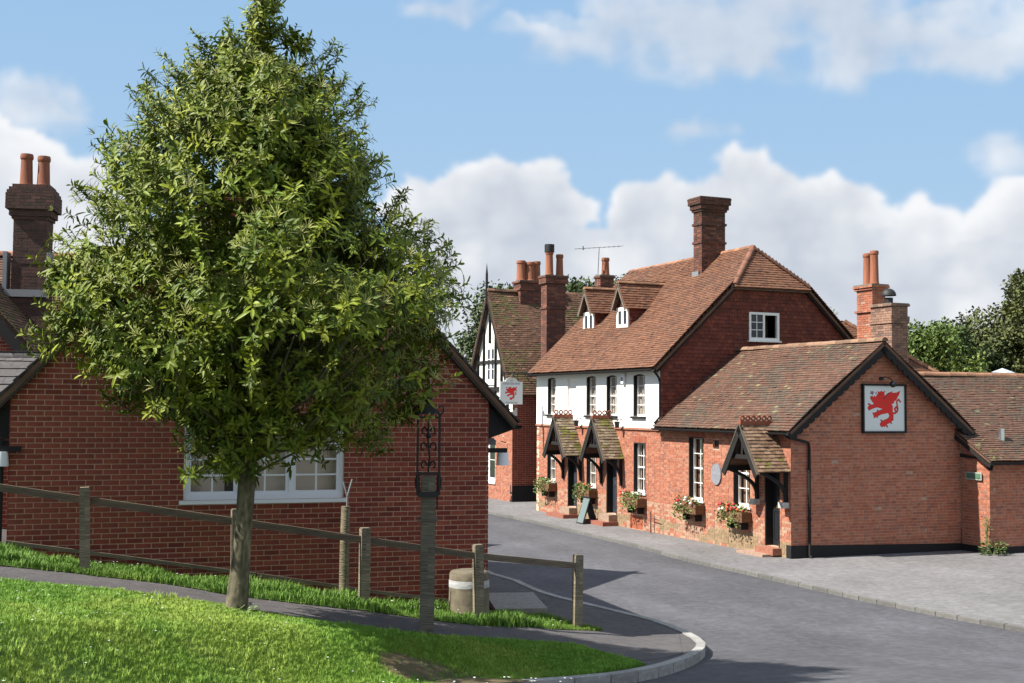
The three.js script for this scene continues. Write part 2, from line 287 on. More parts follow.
// sash or casement window set in a wall frame
function windowIn(parent, Mx, s0, s1, t0, t1, cols, rows, o = {}) {
  const z = -(o.recess ?? 0.09), f = o.frame || 0.05, bar = o.bar || 0.022, mat = o.mat || M.white; const mb = new MB();
  mb.box(Mx, s0, s0 + f, t0, t1, z - 0.07, z); mb.box(Mx, s1 - f, s1, t0, t1, z - 0.07, z); mb.box(Mx, s0 + f, s1 - f, t1 - f, t1, z - 0.07, z); mb.box(Mx, s0 + f, s1 - f, t0, t0 + f * 1.25, z - 0.07, z);
  const gi = z - 0.035; const lights = o.lights || 1, lw = (s1 - s0 - 2 * f - (lights - 1) * f) / lights;
  const panes = [];
  for (let k = 0; k < lights; k++) {
    const a = s0 + f + k * (lw + f), b = a + lw, c = t0 + f * 1.25, d = t1 - f;
    if (k) mb.box(Mx, a - f, a, c, d, z - 0.07, z);
    let A = a, B = b, C = c, D = d;
    if (o.casement) { const q = o.casement; mb.box(Mx, a, a + q, c, d, z - 0.055, z - 0.012); mb.box(Mx, b - q, b, c, d, z - 0.055, z - 0.012); mb.box(Mx, a + q, b - q, c, c + q, z - 0.055, z - 0.012); mb.box(Mx, a + q, b - q, d - q, d, z - 0.055, z - 0.012); A = a + q; B = b - q; C = c + q; D = d - q; }
    for (let i = 1; i < cols; i++) { const x = mix(A, B, i / cols); mb.box(Mx, x - bar / 2, x + bar / 2, C, D, z - 0.05, z - 0.018); }
    for (let i = 1; i < rows; i++) { const y = mix(C, D, i / rows), bb = o.meet === i ? bar * 1.9 : bar; for (let c2 = 0; c2 < cols; c2++) { const x0 = mix(A, B, c2 / cols) + (c2 ? bar / 2 : 0), x1 = mix(A, B, (c2 + 1) / cols) - (c2 < cols - 1 ? bar / 2 : 0); mb.box(Mx, x0, x1, y - bb / 2, y + bb / 2, z - 0.05, z - 0.019); } }
    panes.push([A, B, C, D]);
  }
  if (o.reveal) { const e = 0.035; s0 -= 0; }
  const win = mb.build('window', mat, parent);
  if (o.reveal) { const e = 0.03; new MB().box(Mx, s0, s0 + e, t0, t1, z + 0.001, 0.006).box(Mx, s1 - e, s1, t0, t1, z + 0.001, 0.006).box(Mx, s0 + e, s1 - e, t1 - e, t1, z + 0.001, 0.006).build('reveal', M.black, win); }
  const gm = o.glass || M.glass;
  if (o.curtains) { const k = o.curtains, c = new MB(); for (const [A, B, C, D] of panes) { const w = (B - A) * k, zc = gi - 0.06; for (const [a, b] of [[A - 0.03, A + w], [B - w, B + 0.03]]) { const n = 6; for (let i = 0; i < n; i++) { const x0 = mix(a, b, i / n), x1 = mix(a, b, (i + 1) / n), z0 = zc - (i % 2) * 0.025, z1 = zc - ((i + 1) % 2) * 0.025; const P = (x, y, q) => V(x, y, q).applyMatrix4(Mx); c.quad(P(x0, C, z0), P(x1, C, z1), P(x1, D, z1), P(x0, D, z0), [1, 1, 1]); } } } c.build('curtain', M.curtain, win); }
  for (const [A, B, C, D] of panes) {
    if (o.eachPane) { for (let i = 0; i < cols; i++) for (let j = 0; j < rows; j++) { const p = new MB(); p.box(Mx, mix(A, B, i / cols), mix(A, B, (i + 1) / cols), mix(C, D, j / rows), mix(C, D, (j + 1) / rows), gi - 0.003, gi, [1, 1, 1], 'lrtu' + (o.thinPane ? 'b' : '')); p.build('pane', gm, win); } }
    else new MB().box(Mx, A, B, C, D, gi - 0.004, gi).build('pane', gm, win);
  }
  if (o.sill) new MB().box(Mx, s0 - 0.06, s1 + 0.06, t0 - o.sill, t0 - 0.002, z - 0.07, 0.05).build('sill', o.sillMat || mat, win);
  if (o.blind) new MB().box(Mx, s0 + f, s1 - f, t1 - f - o.blind, t1 - f, gi - 0.06, gi - 0.05).build('blind', M.curtain, win);
  return win;
}
// brick stack with oversailing courses, pots on top
function stack(parent, x, z, w, d, y0, y1, o) {
  const c = o.color, mb = new MB(), g = new THREE.Group(); g.name = 'chimney'; parent.add(g);
  const prof = o.profile; // [from top fraction metres below y1, extra]
  const body = new MB();
  let row = 0;
  for (let y = y0; y < y1 - 0.01; y += 0.075, row++) {
    let ex = 0; const below = y1 - y; for (const [a, b, e] of prof) if (below <= a && below > b) ex = e;
    const W = w / 2 + ex, D = d / 2 + ex, yt = Math.min(y + 0.075, y1);
    body.box(ID, x - W + 0.008, x + W - 0.008, y, yt, z - D + 0.008, z + D - 0.008, [0.2, 0.16, 0.13], 'tu');
    for (const [Fm, len] of [[Fr([x - W, y, z + D], [1, 0, 0], [0, 1, 0]), 2 * W], [Fr([x - W, y, z - D], [0, 0, 1], [0, 1, 0]), 2 * D], [Fr([x + W, y, z + D], [0, 0, -1], [0, 1, 0]), 2 * D], [Fr([x + W, y, z - D], [-1, 0, 0], [0, 1, 0]), 2 * W]]) {
      let s = row % 2 ? -0.11 : 0; while (s < len) { const a = Math.max(0, s), b = Math.min(len, s + 0.215); if (b - a > 0.03) mb.box(Fm, a, b, 0.01, 0.075, -0.02, rr(-0.002, 0.003), c(a, y - y0, rnd() < 0.3), 'b'); s += 0.225; }
    }
  }
  const top = prof.length ? prof[0][2] : 0; body.box(ID, x - w / 2 - top + 0.02, x + w / 2 + top - 0.02, y1 - 0.02, y1 + 0.05, z - d / 2 - top + 0.02, z + d / 2 + top - 0.02, [0.22, 0.2, 0.16]);
  body.build('stack', M.stone, g); const b = mb.build('bricks', M.brick, g); b.userData.kind = 'stuff';
  for (const p of o.pots || []) pot(g, x + p[0], y1 + 0.04, z + p[1], p[2], p[3], p[4]);
  return g;
}
function pot(g, x, y, z, r, h, col = [0.36, 0.13, 0.07], cowl) {
  const pts = [[r * 1.02, 0], [r * 1.08, 0.05], [r * 0.98, 0.09], [r * 0.86, h - 0.14], [r * 0.98, h - 0.12], [r * 1.02, h - 0.06], [r * 0.92, h], [r * 0.66, h], [r * 0.66, h - 0.3], [0.001, h - 0.3]].map(([a, b]) => new THREE.Vector2(a, b));
  const mb = new MB(); mb.geo(new THREE.LatheGeometry(pts, 14), new THREE.Matrix4().makeTranslation(x, y, z), col); return mb.build('chimney_pot', M.pot, g, 0.45);
}

// ---------------------------------------------------------------- land forms
const roadY = (x, z) => { const k = (19.5 + z) * 1.5; return 0.11 * (k > 30 ? k : Math.log1p(Math.exp(k))) / 1.5; };
const planeY = (x, z) => 2.15 - 0.15 * x + 0.085 * z;
const kerbRaw = [[-1.6, -34], [-1.0, -30], [-0.42, -27.54], [0.06, -26.6], [0.34, -25.67], [0.75, -24.56], [1.75, -22.9], [2.5, -21.6], [2.86, -20.4], [2.93, -19.4], [2.68, -18.2], [2.2, -16.8], [1.62, -15.6], [0.95, -14.75], [0.04, -14.1], [-0.9, -13.3], [-2.4, -11.4], [-3.5, -8], [-4.6, -4], [-6.5, 1], [-9, 6]];
const kerbCurve = new THREE.CatmullRomCurve3(kerbRaw.map(([x, z]) => V(x, 0, z)), false, 'centripetal');
const kerbPts = kerbCurve.getSpacedPoints(160);
function kerbDist(x, z) { let m = 1e9; for (const p of kerbPts) { const d = (p.x - x) ** 2 + (p.z - z) ** 2; if (d < m) m = d; } return Math.sqrt(m); }
function landY(x, z) { const w = sstep(0.1, 1.5, kerbDist(x, z)); const r = roadY(x, z) + 0.125; return mix(r, Math.max(r, planeY(x, z)), w) + (noise3(x * 0.9, z * 0.9, 3) - 0.5) * 0.05 * w; }
function resample(pts, n) { const L = [0]; for (let i = 1; i < pts.length; i++) L.push(L[i - 1] + Math.hypot(pts[i][0] - pts[i - 1][0], pts[i][1] - pts[i - 1][1])); const o = []; for (let k = 0; k < n; k++) { const d = L[L.length - 1] * k / (n - 1); let i = 1; while (i < L.length - 1 && L[i] < d) i++; const t = (d - L[i - 1]) / (L[i] - L[i - 1] || 1); o.push([mix(pts[i - 1][0], pts[i][0], t), mix(pts[i - 1][1], pts[i][1], t)]); } return o; }
function loft(A, B, nu, nv, hf, off) {
  const a = resample(A, nu), b = resample(B, nu), pos = [], uv = [], idx = [];
  for (let i = 0; i < nu; i++) for (let j = 0; j < nv; j++) { const t = j / (nv - 1), x = mix(a[i][0], b[i][0], t), z = mix(a[i][1], b[i][1], t); pos.push(x, hf(x, z) + off, z); uv.push(x, z); }
  for (let i = 0; i + 1 < nu; i++) for (let j = 0; j + 1 < nv; j++) { const k = i * nv + j; idx.push(k, k + 1, k + nv, k + 1, k + nv + 1, k + nv); }
  const g = new THREE.BufferGeometry(); g.setAttribute('position', new THREE.Float32BufferAttribute(pos, 3)); g.setAttribute('uv', new THREE.Float32BufferAttribute(uv, 2)); g.setIndex(idx); g.computeVertexNormals();
  if (g.attributes.normal.getY(Math.floor(nu * nv / 2)) < 0) { for (let i = 0; i < idx.length; i += 3) { const q = idx[i + 1]; idx[i + 1] = idx[i + 2]; idx[i + 2] = q; } g.setIndex(idx); g.computeVertexNormals(); }
  return g;
}
function sheet(name, g, mat, label, cat) { const m = mesh(g, mat); m.name = name; scene.add(m); tag(m, label, cat, null, 'structure'); return m; }
sheet('ground', (() => { const g = new THREE.PlaneGeometry(2400, 2400, 4, 4); g.rotateX(-Math.PI / 2); g.translate(0, -0.25, -300); const u = g.attributes.uv; for (let i = 0; i < u.count; i++) u.setXY(i, u.getX(i) * 2400, u.getY(i) * 2400); return g; })(), M.lawn, 'open ground spreading out beyond the village buildings', 'ground');
const pubKerb0 = [[-3.2, -50], [-0.75, -44.2], [1.0, -40.2], [3.25, -34.4], [4.4, -30.9], [5.76, -27.8], [6.95, -24.9], [7.95, -22.95], [8.8, -21.5], [10.6, -18.4], [13, -14], [20, 0]];
sheet('road', (() => { const g = loft([[-14, -75], [-14, 6]], [[24, -75], [24, 6]], 220, 150, roadY, 0), p = g.attributes.position, c = []; // wheel-worn bands follow the bend
  const K = resample(pubKerb0, 120); for (let i = 0; i < p.count; i++) { const x = p.getX(i), z = p.getZ(i); let d = 1e9; for (const [a, b] of K) d = Math.min(d, Math.hypot(a - x, b - z)); const w = (m, q) => Math.exp(-(((d - m) / q) ** 2)); const n = noise3(x * 0.5, z * 0.5, 3); const k = 0.9 + (w(1.3, 0.28) + w(2.75, 0.28) + w(4.2, 0.3) + w(5.7, 0.3)) * (0.1 + 0.14 * n) - 0.12 * w(0.15, 0.25) + (n - 0.5) * 0.1; c.push(k, k, k); }
  g.setAttribute('color', new THREE.Float32BufferAttribute(c, 3)); return g; })(), M.road, 'grey asphalt road bending past the brick pub', 'road');
sheet('pavement', loft(kerbPts.map((p) => [p.x - 0.02, p.z]), [[-26, -40], [-26, -26], [-26, -20], [-26, -14], [-26, -6], [-26, 8]], 140, 60, landY, 0), M.pave, 'dark tarmac footway inside the curved kerb below the lawn', 'pavement');
// pub footway and forecourt
const pubKerb = [[-3.2, -50], [-0.75, -44.2], [1.0, -40.2], [3.25, -34.4], [4.4, -30.9], [5.76, -27.8], [6.95, -24.9], [7.95, -22.95], [8.8, -21.5], [10.6, -18.4], [13, -14]];
sheet('footway', loft(pubKerb.slice(0, 6).map(([x, z]) => [x, z]), [[6, -52], [8, -45], [9, -40], [10, -36], [8.4, -33.5], [7.6, -32]], 40, 10, () => 0.075, 0), M.paveOld, 'pale worn footway along the front of the pub', 'pavement');
sheet('forecourt', loft(pubKerb.slice(5), [[7.6, -32], [13, -37], [26, -42], [40, -36], [40, -24], [40, -14]], 40, 20, (x, z) => roadY(x, z) + 0.05 + 0.025 * sstep(-26, -28, z), 0.004), M.paveOld, 'pale grey car park surface beside the pub gable', 'forecourt');
// kerb stones
function kerbStones(name, pts, w, up, label, len, tone) {
  const k = new THREE.Group(); k.name = name; scene.add(k); tag(k, label, 'kerb', null, 'structure');
  let L = 0; const segs = []; for (let i = 0; i + 1 < pts.length; i++) L += Math.hypot(pts[i + 1][0] - pts[i][0], pts[i + 1][1] - pts[i][1]);
  const rs = resample(pts, Math.round(L / len) + 1);
  for (let i = 0; i + 1 < rs.length; i++) {
    const [x0, z0] = rs[i], [x1, z1] = rs[i + 1], y0 = roadY(x0, z0), y1 = roadY(x1, z1); const a = V(x0, y0 + up / 2 - 0.06, z0), b = V(x1, y1 + up / 2 - 0.06, z1), d = b.clone().sub(a).multiplyScalar(0.014); a.add(d); b.sub(d);
    const q = tone * rr(0.8, 1.15); new MB().bar(a, b, w, up + 0.12 + rr(-0.004, 0.004), [q, q * 0.98, q * 0.93]).build('kerb_stone', M.stone, k);
  }
}
kerbStones('kerb', kerbPts.slice(0, 140).map((p) => [p.x, p.z]), 0.14, 0.14, 'concrete kerb curving round the corner of the lawn', 0.6, 0.42);
kerbStones('footway_kerb', pubKerb.slice(0, 10), 0.10, 0.085, 'worn stone kerb along the pub side of the road', 0.5, 0.2);

// lawn, verge, bare patch
const nearEdge = [[-9.6, -12.4], [-7.4, -13.2], [-5.78, -13.9], [-4.8, -14.4], [-3.6, -14.95], [-2.9, -14.85], [-1.84, -15.0], [-1.06, -15.2], [0.03, -16.3], [0.9, -16.9], [1.5, -16.55]];
const farEdge = [[-9.6, -14.2], [-7.6, -15.0], [-6.37, -15.71], [-5.6, -16.3], [-4.6, -16.4], [-3.67, -16.45], [-2.9, -16.75], [-2.03, -17.1], [-1.18, -17.35], [-0.3, -18.0], [0.6, -19.0], [1.35, -19.9]];
sheet('path', loft(farEdge.concat([[2.1, -20.2], [2.72, -20.3]]), nearEdge.concat([[2.0, -17.0], [2.45, -17.9]]), 90, 12, landY, 0.007), M.pave, 'grey tarmac path crossing the lawn below the fence', 'path');
const lawnLow = kerbPts.filter((p, i) => p.z > -16.2 && i > 60 && p.z < 3).map((p) => { return [p.x - 0.22, p.z]; });
const lawnA = nearEdge.slice().reverse(), lawnB = lawnLow;
const lawnGeo = loft(lawnA.concat([[-12, -11], [-14, -6], [-16, 2]]), lawnB.concat([[-9, 3]]), 90, 50, landY, 0.02);
sheet('lawn', lawnGeo, M.lawn, 'mown green lawn sloping down to the curved kerb', 'lawn');
const wallFoot = [[-12, -16.2], [-9, -16.6], [-6.97, -17.30], [-5.5, -17.75], [-3.78, -18.28], [-2, -18.82], [-0.9, -19.15], [-0.25, -19.5], [0.2, -19.95], [0.75, -20.1], [1.1, -20.2], [1.45, -20.15]];
const vergeGeo = loft(farEdge, wallFoot, 80, 14, landY, 0.02);
sheet('verge', vergeGeo, M.lawn, 'strip of rough grass between the path and brick house', 'grass verge');
const patchAt = [-0.75, -13.95];
sheet('soil_patch', (() => { const g = new THREE.CircleGeometry(1, 40); const p = g.attributes.position, pos = []; const u = g.attributes.uv; for (let i = 0; i < p.count; i++) { const a = Math.atan2(p.getY(i), p.getX(i)), r = Math.hypot(p.getX(i), p.getY(i)) * (0.8 + 0.5 * noise3(Math.cos(a) * 2 + 5, Math.sin(a) * 2 + 5, 1)); const x = patchAt[0] + Math.cos(a) * r * 0.78, z = patchAt[1] + Math.sin(a) * r * 0.42; p.setXYZ(i, x, landY(x, z) + 0.028, z); u.setXY(i, x, z); } g.setIndex(Array.from(g.index.array)); g.computeVertexNormals(); if (g.attributes.normal.getY(0) < 0) { const ix = Array.from(g.index.array); for (let i = 0; i < ix.length; i += 3) [ix[i + 1], ix[i + 2]] = [ix[i + 2], ix[i + 1]]; g.setIndex(ix); g.computeVertexNormals(); } return g; })(), M.soil, 'bare brown soil patch in the shaded lawn', 'soil');

// grass blades
function tuftGeo(n, h, w, spread, seed) {
  const r = rngOf(seed), mb = new MB();
  for (let i = 0; i < n; i++) { const a = r() * 6.283, d = r() * spread, x = Math.cos(a) * d, z = Math.sin(a) * d, hh = h * (0.5 + 0.7 * r()), b = r() * 6.283, lean = hh * (0.15 + 0.6 * r()), s = V(Math.cos(b) * w / 2, 0, Math.sin(b) * w / 2), ld = V(Math.sin(b) * lean, 0, -Math.cos(b) * lean); const k = 0.75 + 0.5 * r();
    const p = V(x, 0, z), m = p.clone().addScaledVector(ld, 0.35).setY(hh * 0.6), t = p.clone().add(ld).setY(hh); const c = [k, k, k];
    mb.quad(p.clone().sub(s), p.clone().add(s), m.clone().addScaledVector(s, 0.7), m.clone().addScaledVector(s, -0.7), c); mb.tri(m.clone().addScaledVector(s, -0.7), m.clone().addScaledVector(s, 0.7), t, c); }
  return mb.geometry();
}
M.blade.vertexColors = true; M.leaf.vertexColors = true; M.farLeaf.vertexColors = true;
function scatter(name, geo, mat, list, label, cat) {
  const im = new THREE.InstancedMesh(geo, mat, list.length); const m = new THREE.Matrix4(), q = new THREE.Quaternion(), c = new THREE.Color();
  list.forEach((e, i) => { q.setFromEuler(new THREE.Euler(e.rx || 0, e.a, e.rz || 0)); m.compose(e.p, q, V(e.s, e.sy || e.s, e.s)); im.setMatrixAt(i, m); im.setColorAt(i, c.setRGB(...e.c)); });
  im.castShadow = im.receiveShadow = true; im.name = name; scene.add(im); tag(im, label, cat, null, 'stuff'); return im;
}
function grassColor(x, z, dry) { const n = fbm(x * 0.8, z * 0.8, 5, 3), f = rnd(); const k = 0.92 + 0.25 * n + 0.25 * (f - 0.5); const y = clamp((n - 0.45) * 2.5 + (f - 0.5) * 0.5 + dry, 0, 1); return [mix(0.135, 0.225, y) * k, mix(0.275, 0.315, y) * k, mix(0.022, 0.042, y) * k]; }
{
  rnd = rngOf(501); const list = []; const inside = (x, z) => { // lawn side of the path, in front of it and away from the kerb
    return true; };
  const A = resample(lawnA.concat([[-12, -11], [-14, -6], [-16, 2]]), 400), B = resample(lawnB.concat([[-9, 3]]), 400);
  for (let k = 0; k < 220000 && list.length < 76000; k++) { const f = rnd() * 399, i = Math.floor(f), t0 = rnd(), t = t0; const x = mix(mix(A[i][0], A[i + 1]?.[0] ?? A[i][0], f - i), mix(B[i][0], B[i + 1]?.[0] ?? B[i][0], f - i), t), z = mix(mix(A[i][1], A[i + 1]?.[1] ?? A[i][1], f - i), mix(B[i][1], B[i + 1]?.[1] ?? B[i][1], f - i), t);
    if (z > -8.2 || x < 0.44 * z - 0.3) continue; const dx = (x - patchAt[0]) / 0.72, dz = (z - patchAt[1]) / 0.38; if (dx * dx + dz * dz < 1 && rnd() < 0.85) continue;
    if (rnd() < sstep(0.62, 0.75, noise3(x * 1.7, z * 1.7, 9)) * 0.35) continue;
    const jx = x + rr(-0.06, 0.06), jz = z + rr(-0.06, 0.06), dry = 0.15 + 0.5 * sstep(0.55, 0.75, noise3(x * 2.6, z * 2.6, 31)); list.push({ p: V(jx, landY(jx, jz) + 0.014, jz), a: rnd() * 6.28, s: rr(0.6, 1.25) * (rnd() < 0.03 ? 1.7 : 1), c: grassColor(x, z, dry) }); }
  scatter('lawn_grass', tuftGeo(12, 0.034, 0.0048, 0.045, 3), M.blade, list, 'short mown grass blades covering the lawn', 'grass');
  const vl = []; const A2 = resample(farEdge, 300), B2 = resample(wallFoot, 300);
  for (let k = 0; k < 13000; k++) { const f = rnd() * 298.9, i = Math.floor(f), t = rnd() * 0.97; const x = mix(mix(A2[i][0], A2[i + 1][0], f - i), mix(B2[i][0], B2[i + 1][0], f - i), t), z = mix(mix(A2[i][1], A2[i + 1][1], f - i), mix(B2[i][1], B2[i + 1][1], f - i), t); if (x < -8.2) continue; const jx = x + rr(-0.07, 0.07), jz = z + rr(-0.07, 0.07); if (rnd() < 0.5 * sstep(0.55, 0.7, noise3(x * 3, z * 3, 17))) continue; vl.push({ p: V(jx, landY(jx, jz) + 0.012, jz), a: rnd() * 6.28, s: rr(0.4, 1.25) * (0.3 + 1.3 * noise3(x * 2.2, z * 2.2, 4)) * (1 - 0.55 * sstep(0.5, 1.4, x)), c: grassColor(x, z, -0.3).map((q) => q * 0.72) }); }
  scatter('verge_grass', tuftGeo(11, 0.10, 0.010, 0.07, 5), M.blade, vl, 'longer rough grass along the foot of the fence', 'grass');
  const dl = []; for (let k = 0; k < 260; k++) { const x = rr(-7, 1), z = rr(-14.6, -8.6); if (x < 0.44 * z || kerbDist(x, z) < 0.4) continue; dl.push({ p: V(x, landY(x, z) + 0.05, z), a: rnd() * 6, s: rr(0.6, 1.1), c: [0.8, 0.8, 0.76] }); }
  for (let k = 0; k < 50; k++) { const x = rr(-6.5, 0.8), z = -16.8 - (x + 6) * 0.3; dl.push({ p: V(x, landY(x, z) + 0.1, z + rr(-0.5, 0.2)), a: 0, s: rr(0.7, 1.3), c: [0.8, 0.8, 0.74] }); }
  const dg = new MB(); dg.geo(new THREE.CylinderGeometry(0.012, 0.006, 0.008, 7), null); scatter('daisies', dg.geometry(), M.blade, dl, 'tiny white daisies dotted over the grass', 'daisies');
}

// ---------------------------------------------------------------- brick palettes (linear base colours)
const jit = (c, v) => { const k = 1 + (rnd() - 0.5) * v; return [c[0] * k, c[1] * k, c[2] * k]; };
const pick = (arr) => arr[Math.floor(rnd() * arr.length)];
const pubBrick = (s, t, hd) => { const n = fbm(s * 0.9, t * 1.6, 2, 3), q = rnd(); let c = pick([[0.51, 0.192, 0.112], [0.48, 0.165, 0.095], [0.52, 0.215, 0.132], [0.46, 0.152, 0.086], [0.50, 0.205, 0.126]]); if ((hd && q < 0.32) || q < sstep(0.5, 0.75, n) * 0.3) c = [0.37, 0.155, 0.108]; if (q > 0.992) c = [0.50, 0.34, 0.25]; return jit(c, 0.2); };
const pubStone = (s, t, hd) => { const n = fbm(s * 1.3, t * 2.2, 6, 3); if (t < 0.42 + 0.5 * (n - 0.5) && n > 0.5) return jit([0.36, 0.255, 0.145], 0.3); if (t < 0.95 && rnd() < 0.5) return jit([0.51, 0.31, 0.21], 0.22); return pubBrick(s, t, hd); };
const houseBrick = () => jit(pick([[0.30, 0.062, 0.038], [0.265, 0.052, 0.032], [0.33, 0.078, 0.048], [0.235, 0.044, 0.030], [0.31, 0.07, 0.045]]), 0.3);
const chimBrick = (s, t, hd) => jit(hd ? [0.14, 0.065, 0.05] : pick([[0.24, 0.085, 0.055], [0.2, 0.07, 0.045], [0.28, 0.11, 0.07], [0.16, 0.07, 0.055]]), 0.3);
const roofMain = (s, t) => { const n = fbm(s * 0.7, t * 0.5, 3, 3), f = rnd(); let c = pick([[0.208, 0.088, 0.0448], [0.192, 0.0784, 0.04], [0.228, 0.104, 0.056], [0.18, 0.072, 0.0384], [0.2, 0.0944, 0.0544]]); if (f < 0.10 + 0.35 * sstep(0.5, 0.7, n)) c = [0.145, 0.068, 0.042]; return jit(c, 0.26); };
const roofAnnex = (s, t) => { const n = fbm(s * 0.55 + 4, t * 1.1 + s * 0.3, 8, 4), f = rnd(); let c = pick([[0.1554, 0.0773, 0.0487], [0.1428, 0.0689, 0.0437], [0.168, 0.0882, 0.0571], [0.1302, 0.0638, 0.042]]); if (f < 0.12 + 0.6 * sstep(0.5, 0.66, n)) c = pick([[0.115, 0.078, 0.054], [0.125, 0.09, 0.06], [0.105, 0.07, 0.05]]); if (f > 0.985) c = [0.22, 0.19, 0.10]; return jit(c, 0.22); };
const roofMoss = (k) => (s, t) => { const n = fbm(s * 1.4 + 9, t * 1.8 + k, 5, 4), f = rnd(); let c = pick([[0.15, 0.075, 0.044], [0.125, 0.064, 0.039], [0.17, 0.088, 0.05]]); if (f < sstep(0.5 , 0.66, n) * 0.6) c = pick([[0.12, 0.10, 0.035], [0.13, 0.105, 0.04], [0.10, 0.085, 0.033]]); if (f > 0.95) c = [0.26, 0.14, 0.09]; return jit(c, 0.3); };
const hungTile = () => jit(pick([[0.19, 0.046, 0.027], [0.165, 0.038, 0.023], [0.215, 0.056, 0.033], [0.145, 0.038, 0.026]]), 0.26);
const porchTile = (k, moss = 1) => (s, t) => { const n = fbm(s * 3 + k, t * 2.4, 4, 3), f = rnd(); let c = pick([[0.22, 0.165, 0.10], [0.26, 0.20, 0.13], [0.19, 0.13, 0.085], [0.30, 0.24, 0.16]]); if (f < moss * sstep(0.5, 0.66, n)) c = pick([[0.15, 0.15, 0.03], [0.19, 0.17, 0.04]]); else if (moss < 1) c = [c[0] * 1.05, c[1] * 0.85, c[2] * 0.8]; return jit(c, 0.3); };

// ================================================================= THE PUB
const TH = Math.asin(0.3985), A0 = V(6.91, 0, -31.01);
const uDir = V(-0.3985, 0, -0.9172), eDir = V(0.9172, 0, -0.3985);
const at = (u, e, y = 0) => A0.clone().addScaledVector(uDir, u).addScaledVector(eDir, e).setY(y);
const arr3 = (v) => [v.x, v.y, v.z];

// a gabled timber hood over a street door: local frame origin on the wall at door centre, s along wall (to the right), outwards = n
function porch(parent, Mx, half, depth, ridgeY, eaveY, tileCol, o) {
  const g = new THREE.Group(); g.name = 'porch'; parent.add(g);
  const P = (s, t, n) => V(s, t, n).applyMatrix4(Mx); const dirS = V(1, 0, 0).transformDirection(Mx), dirN = V(0, 0, 1).transformDirection(Mx);
  const rise = ridgeY - eaveY, sl = Math.hypot(rise, half);
  for (const sd of [-1, 1]) { // two slopes
    const o0 = P(sd * half, eaveY, sd > 0 ? depth : 0), s = sd > 0 ? dirN.clone().negate() : dirN, t = P(0, ridgeY, 0).sub(P(sd * half, eaveY, 0));
    const Fm = Fr(arr3(o0), arr3(s), arr3(t));
    tiles(g, Fm, [[0, 0], [depth, 0], [depth, sl], [0, sl]], [], { gauge: 0.1, w: 0.16, color: tileCol, deckDepth: 0.05, th: 0.016 });
  }
  // barge boards with pale edge, truss
  bargeBoard(g, Mx.clone().multiply(new THREE.Matrix4().makeTranslation(0, 0, depth + 0.045)), [[-half - 0.05, eaveY - 0.07], [0, ridgeY + 0.01], [half + 0.05, eaveY - 0.07]], 0.16, 0.04, 'barge_board', M.blackWood);
  const edge = new MB(); for (const sd of [-1, 1]) edge.bar(P(sd * (half + 0.055), eaveY - 0.06, depth + 0.02), P(0, ridgeY + 0.03, depth + 0.02), 0.075, 0.028, [0.24, 0.19, 0.14]); edge.build('verge_edge', M.oak, g);
  const ty = eaveY + rise * 0.3, hw = half * 0.66; const tr = new MB(); const zf = depth - 0.08;
  tr.bar(P(-hw, ty, zf), P(hw, ty, zf), 0.1, 0.1); tr.bar(P(0, ty, zf), P(0, ridgeY - 0.12, zf), 0.07, 0.07); tr.bar(P(-hw * 0.5, ty + 0.02, zf), P(-0.02, ridgeY - 0.32, zf), 0.05, 0.05); tr.bar(P(hw * 0.5, ty + 0.02, zf), P(0.02, ridgeY - 0.32, zf), 0.05, 0.05);
  for (const sd of [-1, 1]) { tr.bar(P(sd * (half - 0.12), eaveY + 0.02, 0.01), P(sd * (half - 0.12), eaveY + 0.02, depth), 0.09, 0.11); }
  tr.build('truss', M.blackWood, g);
  for (const sd of [-1, 1]) { // curved braces down to the wall
    const pts = []; for (let k = 0; k <= 8; k++) { const a = k / 8; pts.push(P(sd * (half - 0.12), mix(o.foot, eaveY, Math.pow(a, 0.75)), 0.03 + (depth - 0.12) * Math.pow(a, 1.9))); }
    const b = new MB(); for (let k = 0; k < 8; k++) b.bar(pts[k], pts[k + 1], 0.07, 0.1, [1, 1, 1], dirS); b.box(Mx, sd * (half - 0.12) - 0.045, sd * (half - 0.12) + 0.045, o.foot - 0.12, eaveY, 0.002, 0.07); b.build('brace', M.blackWood, g);
    if (o.corbel) new MB().box(Mx, sd * (half - 0.12) - 0.1, sd * (half - 0.12) + 0.1, o.foot - 0.19, o.foot - 0.05, 0.001, 0.2, [0.62, 0.6, 0.56]).build('corbel', M.stone, g);
  }
  // crested ridge of pierced terracotta
  const n = o.crest, l = (depth + 0.02) / n, ring = new THREE.TorusGeometry(l * 0.36, l * 0.13, 6, 12);
  new MB().bar(P(0, ridgeY + 0.045, -0.02), P(0, ridgeY + 0.045, depth + 0.04), 0.13, 0.1, [0.33, 0.105, 0.055]).build('ridge_tile', M.tile, g);
  for (let k = 0; k < n; k++) { const c = new MB(); const B = new THREE.Matrix4().makeBasis(dirN, V(0, 1, 0), dirS.clone().negate()); B.setPosition(P(0, ridgeY + 0.095 + l * 0.42, (k + 0.5) * l)); c.geo(ring, B, jit([0.30, 0.085, 0.045], 0.3)); c.build('crest_ring', M.tile, g, 0.6); }
  return g;
}
